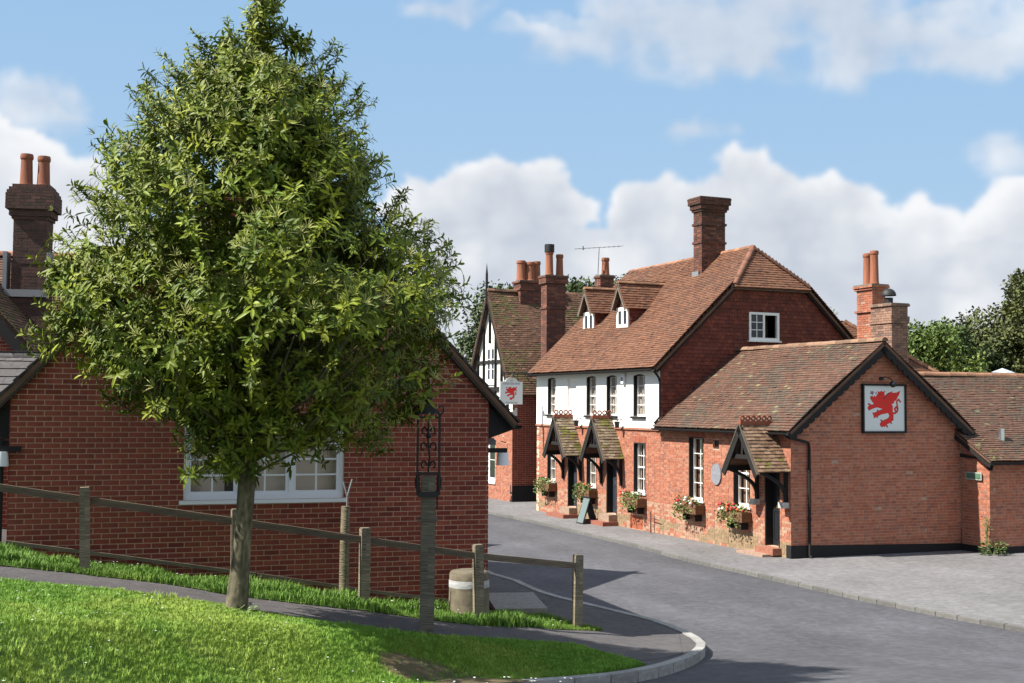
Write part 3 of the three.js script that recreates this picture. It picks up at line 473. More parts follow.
function doorIn(parent, Mx, s0, s1, t0, t1, mat, o = {}) {
  const z = -0.2; const d = new MB(); d.box(Mx, s0 + 0.05, s1 - 0.05, t0, t1 - 0.05, z - 0.05, z); const w = s1 - s0 - 0.1;
  for (const [a, b, c, e] of [[0.12, 0.46, 0.08, 0.42], [0.54, 0.88, 0.08, 0.42], [0.12, 0.46, 0.52, 0.93], [0.54, 0.88, 0.52, 0.93]]) { const x0 = s0 + 0.05 + w * a, x1 = s0 + 0.05 + w * b, y0 = mix(t0, t1, c), y1 = mix(t0, t1, e), q = 0.02; d.box(Mx, x0, x0 + q, y0, y1, z, z + 0.014); d.box(Mx, x1 - q, x1, y0, y1, z, z + 0.014); d.box(Mx, x0 + q, x1 - q, y0, y0 + q, z, z + 0.014); d.box(Mx, x0 + q, x1 - q, y1 - q, y1, z, z + 0.014); }
  const door = d.build('door', mat, parent);
  new MB().box(Mx, s0, s0 + 0.05, t0, t1, z - 0.06, 0.006).box(Mx, s1 - 0.05, s1, t0, t1, z - 0.06, 0.006).box(Mx, s0 + 0.05, s1 - 0.05, t1 - 0.05, t1, z - 0.06, 0.006).build('door_frame', o.frameMat || M.blackWood, door);
  new MB().box(Mx, s0 + 0.05 + w * 0.35, s0 + 0.05 + w * 0.65, mix(t0, t1, 0.45), mix(t0, t1, 0.49), z + 0.001, z + 0.02).build('letter_plate', std({ color: lin(0.55, 0.36, 0.12), roughness: 0.35, metalness: 0.9 }), door);
  return door;
}
const doorBlack = std({ color: lin(0.018, 0.02, 0.024), roughness: 0.3 }), doorBlue = std({ color: lin(0.035, 0.045, 0.06), roughness: 0.3 });
function steps(parent, Mx, list, name = 'step') { for (const [s0, s1, y0, y1, dep, col] of list) new MB().box(Mx, s0, s1, y0, y1, 0.002, dep, col).build(name, M.stone, parent); }
const gutterMat = M.black;
function gutter(parent, a, b, r = 0.055) { const mb = new MB(); const d = b.clone().sub(a).normalize(), s = d.clone().cross(V(0, 1, 0)).normalize(), n = 8; for (let k = 0; k < n; k++) { const p = Math.PI + k / n * Math.PI, q = Math.PI + (k + 1) / n * Math.PI; const f = (w, c) => c.clone().addScaledVector(s, Math.cos(w) * r).add(V(0, Math.sin(w) * r, 0)); mb.quad(f(p, a), f(p, b), f(q, b), f(q, a), [1, 1, 1]); } mb.bar(a.clone().addScaledVector(s, r), b.clone().addScaledVector(s, r), 0.008, 0.012); mb.bar(a.clone().addScaledVector(s, -r), b.clone().addScaledVector(s, -r), 0.008, 0.012); const m = mb.build('gutter', gutterMat, parent); return m; }
function archHole(parent, Mx, s0, s1, t1, col) { // soldier bricks over an opening
  const n = Math.round((s1 - s0 + 0.16) / 0.075), mb = new MB(); for (let k = 0; k < n; k++) { const x = s0 - 0.08 + k * 0.0755; mb.box(Mx, x, x + 0.066, t1 + 0.004, t1 + 0.2, -0.02, 0.008 + rr(-0.002, 0.002), jit([0.42, 0.13, 0.075], 0.25)); } const m = mb.build('lintel_bricks', M.brick, parent); m.userData.kind = 'stuff'; return m; }

rnd = rngOf(11);
// ---- annex: single storey with the gable to the car park
const annex = thing('pub_annex', 'low brick end wing of the pub with brown tiled roof and scalloped black barge boards', 'building', arr3(A0), TH);
{
  const L = 6.36, W = 5.42, EY = 3.3, RY = 5.42, mid = W / 2, sl = (RY - EY) / mid;
  const S = Fr([0, 0, -L], [0, 0, 1], [0, 1, 0]); const U = (u) => L - u;
  const wins = [[U(4.76), U(4.0), 1.2, 2.95], [U(2.52), U(1.76), 1.2, 2.9]], door = [U(1.1), U(0.46), 0.3, 2.4], vent = [U(3.52), U(3.22), 2.66, 2.9];
  brickWall(annex, S, [[0, 0], [L, 0], [L, EY + 0.05], [0, EY + 0.05]], [...wins, door, vent], { color: pubStone, bond: 'flemish' });
  for (const w of wins) { windowIn(annex, S, ...w, 2, 4, { meet: 2, recess: 0.13, sill: 0.05, reveal: 1, glass: M.clear, thinPane: true, eachPane: true }); archHole(annex, S, w[0], w[1], w[3]); }
  // dark reveals are the deep openings themselves: interior box behind
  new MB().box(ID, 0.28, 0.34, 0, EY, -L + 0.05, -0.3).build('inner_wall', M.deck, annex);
  doorIn(annex, S, ...door, doorBlack);
  new MB().box(S, vent[0], vent[1], vent[2], vent[3], -0.1, -0.06).build('air_vent', M.redWood, annex);
  steps(annex, S, [[U(1.16), U(0.4), 0.12, 0.29, 0.26, [0.42, 0.17, 0.11]], [U(1.65), U(0.5), 0.06, 0.14, 0.5, [0.45, 0.3, 0.22]]]);
  const G = Fr([0, 0, 0], [1, 0, 0], [0, 1, 0]);
  brickWall(annex, G, [[0, 0.3], [W, 0.22], [W, EY], [mid, RY], [0, EY]], [], { color: pubBrick, bond: 'flemish' });
  new MB().geo(shapeGeo([[-0.01, 0], [W, 0], [W, 0.26], [-0.01, 0.40]], [], 0.2), G.clone().multiply(new THREE.Matrix4().makeTranslation(0, 0, 0.012))).build('plinth', M.black, annex);
  new MB().geo(shapeGeo([[0.03, 0], [L, 0], [L, EY], [0.03, EY]], [], 0.2), Fr([W - 0.012, 0, 0], [0, 0, -1], [0, 1, 0])).build('rear_wall', M.mortarDk, annex);
  const ov = 0.22, c = 1 / Math.hypot(1, sl), si = sl * c, len = (mid + ov) / c, front = 0.28, base = EY + 0.06 - ov * sl;
  const sag = (s, t) => 0.03 + 0.03 * Math.sin(s * 1.1 + 1) * Math.sin(t * 1.3);
  tiles(annex, Fr([-ov, base, -L], [0, 0, 1], [c, si, 0]), [[0, 0], [L + front, 0], [L + front, len], [0, len]], [], { color: roofAnnex, sag });
  tiles(annex, Fr([W + ov, base, front], [0, 0, -1], [-c, si, 0]), [[0, 0], [L + front, 0], [L + front, len], [0, len]], [], { color: roofAnnex, sag });
  ridgeTiles(annex, V(mid, RY + 0.12, -L), V(mid, RY + 0.12, front + 0.02), 0.1, [0.27, 0.16, 0.10]);
  const GB = Fr([0, 0, front - 0.005], [1, 0, 0], [0, 1, 0]);
  bargeBoard(annex, GB, [[-ov - 0.06, base - 0.02], [mid, RY + 0.05], [W + ov + 0.06, base - 0.02]], 0.24, 0.05, 'barge_board', M.black, true);
  new MB().box(ID, -0.16, 0, EY - 0.16, EY - 0.06, -L, front - 0.06).build('soffit', M.blackWood, annex);
  gutter(annex, V(-ov - 0.05, base - 0.02, -L + 0.03), V(-ov - 0.05, base - 0.02, 0.25));
  // rain pipe: from the gutter end round the corner and down the gable
  const pts = [V(-ov - 0.05, base - 0.08, 0.12), V(-0.12, base - 0.14, 0.14), V(0.3, base - 0.22, 0.11), V(0.48, base - 0.26, 0.07), V(0.52, base - 0.4, 0.055), V(0.52, 1.6, 0.055), V(0.52, 0.15, 0.055), V(0.52, 0.08, 0.12)];
  new MB().tube(pts, 0.036, [1, 1, 1], 10).tube([V(0.52, 2.2, 0.055), V(0.52, 2.28, 0.055)], 0.048, [1, 1, 1], 10).tube([V(0.52, 1.0, 0.055), V(0.52, 1.08, 0.055)], 0.048, [1, 1, 1], 10).build('downpipe', M.black, annex, 0.5);
  porch(annex, Fr([0, 0, -0.78], [0, 0, 1], [0, 1, 0]), 0.74, 0.95, 3.36, 2.22, porchTile(1, 0.25), { foot: 1.5, crest: 6, corbel: true });
}
// ---- main house: white upper storey, half-hipped roof
const ML = 8.69;
const main = thing('pub_house', 'old pub with white upper storey, brick ground floor and steep orange tiled roof', 'building', arr3(at(6.36, 0)), TH);
{
  const S = Fr([0, 0, -ML], [0, 0, 1], [0, 1, 0]); const U = (u) => ML - (u - 6.36), W = 7.7, mid = 3.85, SL = 0.936, YB = 5.16;
  const up = [[7.95, 7.24], [9.71, 9.02], [11.12, 10.43], [14.12, 13.46]].map(([a, b]) => [U(a), U(b), 3.5, 4.76]);
  const blind = [U(12.54), U(11.85), 3.5, 4.72];
  const low = [[7.95, 7.22], [11.12, 10.43], [14.15, 13.45]].map(([a, b]) => [U(a), U(b), 1.2, 2.7]);
  const doors = [[9.72, 9.02], [12.52, 11.82]].map(([a, b]) => [U(a), U(b), 0.42, 2.5]);
  const hatch = [U(8.18), U(7.38), 0.08, 0.5];
  brickWall(main, S, [[0, 0], [ML, 0], [ML, 3.15], [0, 3.15]], [...low, ...doors, hatch], { color: pubStone, bond: 'flemish' });
  const pw = mesh(shapeGeo([[0, 3.15], [ML, 3.15], [ML, 5.1], [0, 5.1]], up.map(([a, b, c, d]) => { const h = [[a, c], [b, c], [b, d - 0.03]]; for (let k = 1; k < 6; k++) h.push([mix(b, a, k / 6), d - 0.03 + 0.05 * Math.sin(k / 6 * Math.PI)]); h.push([a, d - 0.03]); return h; }).concat([rectH(blind)]), 0.25), M.plaster); pw.geometry.applyMatrix4(S.clone().multiply(new THREE.Matrix4().makeTranslation(0, 0, 0.02))); pw.name = 'white_wall'; main.add(pw);
  new MB().box(S, blind[0], blind[1], blind[2], blind[3], -0.1, -0.05).build('blind_window', M.plaster, main);
  new MB().box(S, -0.005, ML, 3.09, 3.148, 0, 0.05, [0.46, 0.2, 0.13]).build('string_course', M.brick, main);
  for (const w of up) { const wn = windowIn(main, S, ...w, 2, 4, { meet: 2, recess: 0.10, frame: 0.045, reveal: 1, glass: M.clear, thinPane: true, eachPane: true, curtains: 0.15 }); new MB().box(S, w[0] - 0.08, w[1] + 0.08, w[2] - 0.07, w[2] - 0.002, -0.05, 0.09).build('sill', M.black, wn); }
  for (const w of low) { windowIn(main, S, ...w, 2, 4, { meet: 2, recess: 0.12, frame: 0.05, sill: 0.06, reveal: 1, glass: M.clear, thinPane: true, eachPane: true, curtains: 0.1 }); archHole(main, S, w[0], w[1], w[3]); }
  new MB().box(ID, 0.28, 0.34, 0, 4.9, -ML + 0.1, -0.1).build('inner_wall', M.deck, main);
  doors.forEach((d) => doorIn(main, S, ...d, doorBlue));
  const hp = new MB(); hp.box(S, hatch[0], hatch[1], hatch[2], hatch[3], -0.06, -0.03, [0.42, 0.12, 0.055]); hp.box(S, hatch[0], hatch[0] + 0.05, hatch[2], hatch[3], -0.03, -0.01, [0.36, 0.1, 0.05]); hp.box(S, hatch[1] - 0.05, hatch[1], hatch[2], hatch[3], -0.03, -0.01, [0.36, 0.1, 0.05]); hp.build('cellar_hatch', M.pot, main);
  for (const [a, b] of [[9.72, 9.02], [12.52, 11.82]]) steps(main, S, [[U(a) - 0.02, U(b) + 0.02, 0.2, 0.41, 0.3, [0.42, 0.3, 0.22]], [U(a) - 0.55, U(b) + 0.1, 0.06, 0.2, 0.55, [0.36, 0.13, 0.085]], [U(a) - 0.6, U(b) + 0.12, 0.2, 0.24, 0.58, [0.46, 0.36, 0.27]]].slice(0, 2));
  for (const [a, b] of [[9.72, 9.02], [12.52, 11.82]]) porch(main, Fr([0, 0, U((a + b) / 2) - ML], [0, 0, 1], [0, 1, 0]), 0.78, 0.68, 3.42, 2.18, porchTile(a), { foot: 1.45, crest: 4 });
  // gable towards the annex: tile hung above its roof
  const G = Fr([0, 0, 0], [1, 0, 0], [0, 1, 0]); const win = [3.08, 4.18, 5.84, 6.7];
  const out = [[0, 3.0], [W, 3.0], [W, YB - 0.05], [5.2, 7.5], [2.5, 7.5], [0, YB - 0.05]];
  const body = mesh(shapeGeo(out, [rectH(win)], 0.2), M.deck); body.geometry.applyMatrix4(G); body.name = 'gable_wall'; main.add(body);
  tiles(main, G.clone().multiply(new THREE.Matrix4().makeTranslation(0, 0, 0.004)), out, [win], { nodeck: true, gauge: 0.115, w: 0.165, color: hungTile, name: 'hung_tiles' });
  // window in gable: left casement with bars shut, right light open and dark
  const xm = (win[0] + win[1]) / 2, wn = windowIn(main, G, win[0], xm + 0.02, win[2], win[3], 2, 3, { recess: -0.07, frame: 0.07 });
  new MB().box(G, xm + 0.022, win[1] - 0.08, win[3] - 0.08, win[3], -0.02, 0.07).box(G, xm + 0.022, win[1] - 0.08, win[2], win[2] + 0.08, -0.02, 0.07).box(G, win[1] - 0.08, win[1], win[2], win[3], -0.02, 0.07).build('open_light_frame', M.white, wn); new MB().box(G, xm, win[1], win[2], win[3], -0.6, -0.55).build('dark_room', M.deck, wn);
  new MB().box(G, win[0] - 0.04, win[1] + 0.04, win[2] - 0.05, win[2] - 0.002, -0.02, 0.13).build('sill', M.white, wn);
  new MB().geo(shapeGeo([[0, 0], [ML, 0], [ML, 5.1], [0, 5.1]], [], 0.2), Fr([W, 0, 0], [0, 0, -1], [0, 1, 0])).build('rear_wall', M.mortarDk, main);
  new MB().geo(shapeGeo([[-W, 0], [0, 0], [0, YB - 0.05], [-mid, 8.6], [-W, YB - 0.05]], [], 0.2), Fr([0, 0, -ML], [-1, 0, 0], [0, 1, 0])).build('far_gable_wall', M.mortarDk, main);
  // roof
  const ov = 0.27, c = 1 / Math.hypot(1, SL), si = SL * c, e2t = (e) => (e + ov) / c, yE = YB - ov * SL, far = 0.1, zHip = 0.18, sR = ML - 0.84 + far, sE = ML + far + zHip;
  const sag = (s, t) => 0.06 + 0.05 * Math.sin(s * 0.75 + 0.5) * Math.sin(t * 0.55);
  tiles(main, Fr([-ov, yE, -ML - far], [0, 0, 1], [c, si, 0]), [[0, 0], [sE, 0], [sE, e2t(2.5)], [sR, e2t(mid)], [0, e2t(mid)]], [], { color: roofMain, sag });
  tiles(main, Fr([W + ov, yE, zHip], [0, 0, -1], [-c, si, 0]), [[0, 0], [sE, 0], [sE, e2t(mid)], [sE - sR, e2t(mid)], [0, e2t(2.5)]], [], { color: roofMain, sag });
  const yH = YB + 2.5 * SL, yR = YB + mid * SL; // half hip
  const hipT = V(0, yR - yH, -(0.84 + zHip)), hl = hipT.length();
  tiles(main, Fr([2.5, yH, zHip], [1, 0, 0], arr3(hipT)), [[-0.06, -0.08], [2.76, -0.08], [1.35, hl]], [], { color: roofMain });
  const ra = V(mid, yR + 0.06, -0.84);
  ridgeTiles(main, V(mid, yR + 0.04, -ML - far), ra, 0.11, [0.34, 0.16, 0.09]);
  ridgeTiles(main, V(2.46, yH + 0.02, zHip + 0.02), ra, 0.07, [0.22, 0.10, 0.065], { len: 0.14, flare: 1.5 });
  ridgeTiles(main, V(5.24, yH + 0.02, zHip + 0.02), ra, 0.075, [0.24, 0.11, 0.07], { len: 0.14, flare: 1.6 });
  new MB().bar(V(2.4, yH - 0.07, zHip - 0.05), V(5.3, yH - 0.07, zHip - 0.05), 0.05, 0.12).build('fascia', std({ color: lin(0.16, 0.14, 0.12), roughness: 0.9 }), main);
  bargeBoard(main, Fr([0, 0, zHip - 0.03], [1, 0, 0], [0, 1, 0]), [[-ov, yE - 0.02], [2.45, yH - 0.05]], 0.13, 0.03, 'barge_board', M.blackWood);
  bargeBoard(main, Fr([0, 0, zHip - 0.03], [1, 0, 0], [0, 1, 0]), [[W + ov, yE - 0.02], [5.25, yH - 0.05]], 0.13, 0.03, 'barge_board', M.blackWood);
  new MB().box(ID, -0.22, -0.021, 4.86, 4.92, -ML, 0.1).build('soffit', M.blackWood, main);
  gutter(main, V(-ov - 0.06, yE - 0.01, -ML - 0.05), V(-ov - 0.06, yE - 0.01, 0.15), 0.06);
  new MB().tube([V(-ov, yE - 0.05, 0.08), V(-0.1, yE - 0.25, 0.08), V(-0.06, yE - 0.4, 0.08), V(-0.06, 3.5, 0.08), V(-0.2, 3.35, 0.08), V(-0.24, 3.32, 0.08)], 0.034, [1, 1, 1], 9).build('downpipe', M.black, main, 0.5);
  // dormers
  for (const uc of [13.5, 11.02]) {
    const d = new THREE.Group(); d.name = 'dormer'; main.add(d); const z = 6.36 - uc, x0 = 1.28, hw = 0.40, y0 = YB + x0 * SL - 0.02, ye = 7.10, yr = 7.90, rw = 0.52;
    const Fd = Fr([x0, 0, z], [0, 0, 1], [0, 1, 0]);
    windowIn(d, Fd, -hw, hw, y0 + 0.05, ye, 1, 1, { lights: 2, recess: -0.03, frame: 0.08, casement: 0.04, sill: 0.05 });
    new MB().geo(shapeGeo([[-rw, ye], [rw, ye], [0, yr - 0.05]], [], 0.06), Fd).build('dormer_gable', M.redWood, d);
    for (const sd of [-1, 1]) { const b = (ye + 0.02 - YB) / SL; const Fm = sd > 0 ? Fr([0, 0, z + hw], [1, 0, 0], [0, 1, 0]) : Fr([0, 0, z - hw], [-1, 0, 0], [0, 1, 0]); const o2 = sd > 0 ? [[x0, y0], [b, ye], [x0, ye]] : [[-x0, y0], [-x0, ye], [-b, ye]]; tiles(d, Fm, sd > 0 ? [[x0 + 0.02, y0], [b + 0.1, ye + 0.02], [x0 + 0.02, ye + 0.02]] : [[-x0 - 0.02, y0], [-x0 - 0.02, ye + 0.02], [-b - 0.1, ye + 0.02]], [], { color: hungTile, gauge: 0.11, deckDepth: 0.04, name: 'cheek_tiles', deckName: 'cheek' }); }
    const be = (ye - 0.06 - YB) / SL + 0.15, br = (yr - YB) / SL + 0.12, xf = x0 - 0.2;
    for (const sd of [-1, 1]) { const tv = V(0, yr - ye + 0.06, -sd * rw), tl = tv.length(); const Fm = Fr([sd > 0 ? xf : be, ye - 0.06, z + sd * rw], [sd, 0, 0], arr3(tv)); const w0 = be - xf; tiles(d, Fm, sd > 0 ? [[0, 0], [w0, 0], [br - xf, tl], [0, tl]] : [[0, 0], [w0, 0], [w0, tl], [be - br, tl]], [], { color: roofMain, deckDepth: 0.04 }); }
    ridgeTiles(d, V(xf, yr + 0.03, z), V(br - 0.1, yr + 0.03, z), 0.09, [0.36, 0.19, 0.11]);
    bargeBoard(d, Fr([xf, 0, z], [0, 0, 1], [0, 1, 0]), [[-rw - 0.02, ye - 0.08], [0, yr], [rw + 0.02, ye - 0.08]], 0.11, 0.03, 'barge_board', M.oakPale || (M.oakPale = std({ color: lin(0.30, 0.25, 0.2), roughness: 0.9, map: woodC })));
    new MB().box(ID, x0 - 0.12, x0 + 0.02, y0 - 0.08, y0 - 0.03, z - hw - 0.04, z + hw + 0.04).build('apron', M.lead, d);
  }
  stack(main, 3.52, 6.36 - 9.22, 0.9, 0.5, 7.7, 10.6, { color: (s, t, hd) => { const c = chimBrick(s, t, hd), k = t > 2.3 ? 0.5 : t > 1.4 && rnd() < 0.35 ? 0.55 : 0.85; return c.map((q) => q * k); }, profile: [[0.12, -1, 0.15], [0.24, 0.12, 0.14], [0.36, 0.24, 0.09], [0.48, 0.36, 0.045], [0.9, 0.82, 0.04], [1.5, 1.42, 0.035]], pots: [] });
  new MB().box(ID, 3.02, 3.06, 7.9, 8.22, 6.36 - 9.5, 6.36 - 9.1).build('flashing', M.lead, main);
}
// ---- right wing beside the car park
const wing = thing('side_wing', 'low brick wing with long brown tiled roof beside the car park', 'building', arr3(at(0, 5.44)), TH);
{
  const zf = 1.0, W = 8, EY = 2.55, base = 2.44, sl = 0.585, c = 1 / Math.hypot(1, sl), si = sl * c, run = 3.9;
  brickWall(wing, Fr([0, 0, 0], [0, 0, 1], [0, 1, 0]), [[0, 0.25], [zf, 0.25], [zf, EY + 0.1], [0, EY + 0.6]], [], { color: pubBrick, bond: 'flemish' });
  brickWall(wing, Fr([0, 0, zf], [1, 0, 0], [0, 1, 0]), [[0, 0.25], [W, 0.25], [W, EY], [0, EY]], [], { color: pubBrick, bond: 'flemish' });
  new MB().box(ID, -0.012, W, 0, 0.25, -0.02, zf + 0.012).build('plinth', M.black, wing);
  const xl = -0.22, zE = zf + 0.25;
  tiles(wing, Fr([xl, base, zE], [1, 0, 0], [0, si, -c]), [[0, 0], [W, 0], [W, run / c], [0, run / c]], [], { color: roofAnnex, sag: (s, t) => 0.03 + 0.03 * Math.sin(s * 0.9) * Math.sin(t) });
  tiles(wing, Fr([W + xl, base + 0.2, zE - run * 2], [-1, 0, 0], [0, si, c]), [[0, 0], [W, 0], [W, run / c - 0.2], [0, run / c - 0.2]], [], { color: roofAnnex });
  ridgeTiles(wing, V(xl, base + run * sl + 0.06, zE - run), V(W + xl, base + run * sl + 0.06, zE - run), 0.12, [0.33, 0.17, 0.1]);
  bargeBoard(wing, Fr([xl, 0, 0], [0, 0, 1], [0, 1, 0]), [[-0.6, base + (zE + 0.6) * sl - 0.03], [zE + 0.03, base - 0.04]], 0.12, 0.04, 'barge_board', M.black);
  new MB().box(ID, 0, W, EY - 0.14, EY - 0.04, zf + 0.002, zf + 0.2).build('soffit', M.blackWood, wing);
  new MB().geo(shapeGeo([[-0.2, EY + 0.1], [zf + 0.2, EY - 0.1], [zf + 0.12, EY - 0.34], [zf - 0.02, EY - 0.3], [zf - 0.12, EY - 0.06], [-0.2, EY - 0.02]], [], 0.03), Fr([-0.045, 0, 0], [0, 0, 1], [0, 1, 0])).build('eaves_bracket', M.black, wing);
  gutter(wing, V(xl, base - 0.02, zE + 0.06), V(W, base - 0.02, zE + 0.06));
  // moss cushions where the two roofs meet
  const mo = new MB(); for (let k = 0; k < 60; k++) { const s = Math.pow(rnd(), 2) * 0.55, t = rr(0.05, 1.9), p = V(xl + 0.1 + s, base + t * si, zE - t * c); if (t > 0.6 && t < 1.3 && rnd() < 0.6) continue; mo.geo(new THREE.IcosahedronGeometry(rr(0.03, 0.08), 1), new THREE.Matrix4().makeTranslation(p.x, p.y + 0.05, p.z).scale(V(1, 0.55, 1)), jit([0.10, 0.085, 0.02], 0.5)); } const mm = mo.build('moss', M.farLeaf, wing); mm.userData.kind = 'stuff';
}
{ // flue on the wing roof, plaque, weeds
  const f = thing('flue_pipe', 'short shiny metal flue pipe standing on the low tiled roof', 'flue', arr3(at(-0.45, 6.4, 2.86)), TH);
  new MB().tube([V(0, -0.1, 0), V(0, 0.42, 0)], 0.085, [1, 1, 1], 16).build('pipe', M.steel, f, 0.5); new MB().tube([V(0, -0.04, 0), V(0, 0.06, 0)], 0.13, [1, 1, 1], 16).build('collar', M.lead, f, 0.5);
  const g = thing('wall_plate', 'small pale green plate on the sunlit side of the low wing', 'sign', arr3(at(-0.5, 5.40, 1.95)), TH);
  new MB().box(ID, -0.02, -0.002, 0, 0.2, -0.28, 0.28, [0.45, 0.52, 0.45]).build('plate', M.stone, g); new MB().box(ID, -0.026, -0.0205, 0.03, 0.17, -0.25, 0.25, [0.10, 0.2, 0.13]).build('panel', M.stone, g);
}
function bush(name, label, cat, p, n, r, h, cols, leafL, group) {
  const g = thing(name, label, cat, p, 0, group); const mb = new MB(); const st = new MB();
  for (let k = 0; k < n; k++) { const a = rnd() * 6.28, q = Math.sqrt(rnd()) * r, y = rnd() * h, c = jit(pick(cols), 0.4), d = V(Math.cos(a), rr(-0.1, 0.9), Math.sin(a)).normalize(), b = V(Math.cos(a) * q, y, Math.sin(a) * q), s = d.clone().cross(V(rr(-1, 1), 1, rr(-1, 1))).normalize().multiplyScalar(leafL * 0.22), m = b.clone().addScaledVector(d, leafL * 0.5), t = b.clone().addScaledVector(d, leafL).add(V(0, -leafL * 0.15, 0)); mb.tri(b, m.clone().add(s), t, c); mb.tri(b, t, m.clone().sub(s), c); }
  for (let k = 0; k < 6; k++) { const a = rnd() * 6.28; st.tube([V(0, 0, 0), V(Math.cos(a) * r * 0.4, h * 0.5, Math.sin(a) * r * 0.4), V(Math.cos(a) * r * 0.6, h * 0.95, Math.sin(a) * r * 0.6)], 0.006, [0.15, 0.18, 0.06], 4); }
  st.build('stem', M.farLeaf, g); const f = mb.build('foliage', M.farLeaf, g); f.userData.kind = 'stuff'; return g;
}
bush('weed', 'leafy weed growing at the foot of the low wing wall', 'weed', arr3(at(-1.12, 5.42, 0.05)), 170, 0.3, 0.36, [[0.08, 0.13, 0.03], [0.11, 0.16, 0.04]], 0.12);
bush('weed', 'tall thin weed climbing the sunlit brick corner', 'weed', arr3(at(-0.95, 5.36, 0.3)), 60, 0.1, 0.75, [[0.10, 0.14, 0.04]], 0.09);

// ---- the red winged beast painted on the boards
function beast(c, x, y, w, h) {
  const X = (v) => x + (v - 120) / 400 * w, Y = (v) => y + (v - 150) / 440 * h; c.lineJoin = 'round'; c.lineCap = 'round';
  const poly = (pts, f) => { c.beginPath(); pts.forEach(([a, b], i) => (i ? c.lineTo(X(a), Y(b)) : c.moveTo(X(a), Y(b)))); c.closePath(); c.fillStyle = f; c.fill(); };
  const line = (pts, wd, col) => { c.beginPath(); pts.forEach(([a, b], i) => (i ? c.lineTo(X(a), Y(b)) : c.moveTo(X(a), Y(b)))); c.lineWidth = wd * 1.15 * w / 400; c.strokeStyle = col; c.stroke(); };
  const red = '#d31812', dk = '#5a1512', mid = '#b0301a';
  for (const o of [[5, dk], [0, red]]) { const q = o[0];
    line([[395, 420], [430, 418], [455, 400], [462, 370], [445, 355], [428, 375], [436, 390]], 10 + q, o[1]); line([[462, 370], [455, 330], [450, 300], [470, 275], [490, 300]], 8 + q, o[1]);
    line([[250, 335], [215, 345], [165, 365]], 26 + q, o[1]); line([[190, 345], [158, 325]], 9 + q, o[1]); line([[185, 358], [165, 382]], 8 + q, o[1]);
    line([[225, 310], [205, 285], [190, 262]], 24 + q, o[1]); line([[200, 275], [220, 250]], 8 + q, o[1]);
    line([[345, 395], [290, 405], [225, 435]], 30 + q, o[1]); line([[235, 430], [205, 420]], 9 + q, o[1]); line([[235, 435], [215, 460]], 9 + q, o[1]); line([[250, 430], [245, 460]], 8 + q, o[1]); line([[265, 410], [250, 390]], 8 + q, o[1]);
    line([[385, 400], [395, 450], [375, 490], [320, 515], [295, 532]], 34 + q, o[1]); line([[310, 520], [280, 530]], 9 + q, o[1]); line([[325, 520], [320, 550]], 9 + q, o[1]); line([[330, 530], [350, 556]], 9 + q, o[1]); line([[300, 505], [285, 490]], 8 + q, o[1]); line([[398, 490], [410, 480]], 10 + q, o[1]); line([[385, 505], [392, 522]], 8 + q, o[1]);
  }
  poly([[215, 265], [232, 250], [255, 212], [250, 192], [275, 200], [292, 186], [305, 200], [335, 186], [322, 212], [330, 250], [380, 300], [410, 345], [408, 420], [370, 440], [350, 400], [290, 372], [245, 360], [232, 320]], red);
  poly([[315, 275], [345, 225], [375, 205], [410, 190], [404, 208], [450, 205], [492, 184], [478, 226], [462, 250], [448, 285], [428, 292], [420, 318], [400, 322], [395, 345], [370, 330], [345, 312]], red);
  line([[340, 290], [385, 240], [470, 205]], 5, mid); line([[355, 305], [405, 265], [455, 235]], 5, mid); line([[320, 268], [342, 232], [372, 210]], 8, dk); line([[300, 310], [330, 330], [350, 345]], 12, mid);
  poly([[190, 225], [165, 215], [185, 205], [170, 185], [195, 198], [210, 182], [206, 205], [222, 200], [205, 220], [202, 240]], '#7a5f70'); line([[240, 205], [232, 222]], 6, dk); line([[265, 225], [280, 228]], 6, dk);
}
function boardTex(wp, hp, draw) { const cv = document.createElement('canvas'); cv.width = wp; cv.height = hp; const c = cv.getContext('2d'); c.fillStyle = '#cfd6d6'; c.fillRect(0, 0, wp, hp); for (let k = 0; k < 1500; k++) { const v = 195 + Math.floor(rnd() * 30); c.fillStyle = `rgba(${v},${v + 5},${v + 4},0.25)`; c.fillRect(rnd() * wp, rnd() * hp, rnd() * 14, rnd() * 3); } draw(c); const t = new THREE.CanvasTexture(cv); t.colorSpace = THREE.SRGBColorSpace; t.anisotropy = 8; return t; }
function printed(parent, w, h, z, mat, name, outline) { const g = outline ? new THREE.ShapeGeometry(new THREE.Shape(outline.map(([a, b]) => new THREE.Vector2(a, b)))) : new THREE.PlaneGeometry(w, h).translate(0, h / 2, 0); const p = g.attributes.position, u = g.attributes.uv; for (let i = 0; i < p.count; i++) u.setXY(i, p.getX(i) / w + 0.5, p.getY(i) / h); g.translate(0, 0, z); const m = mesh(g, mat); m.name = name; parent.add(m); return m; }
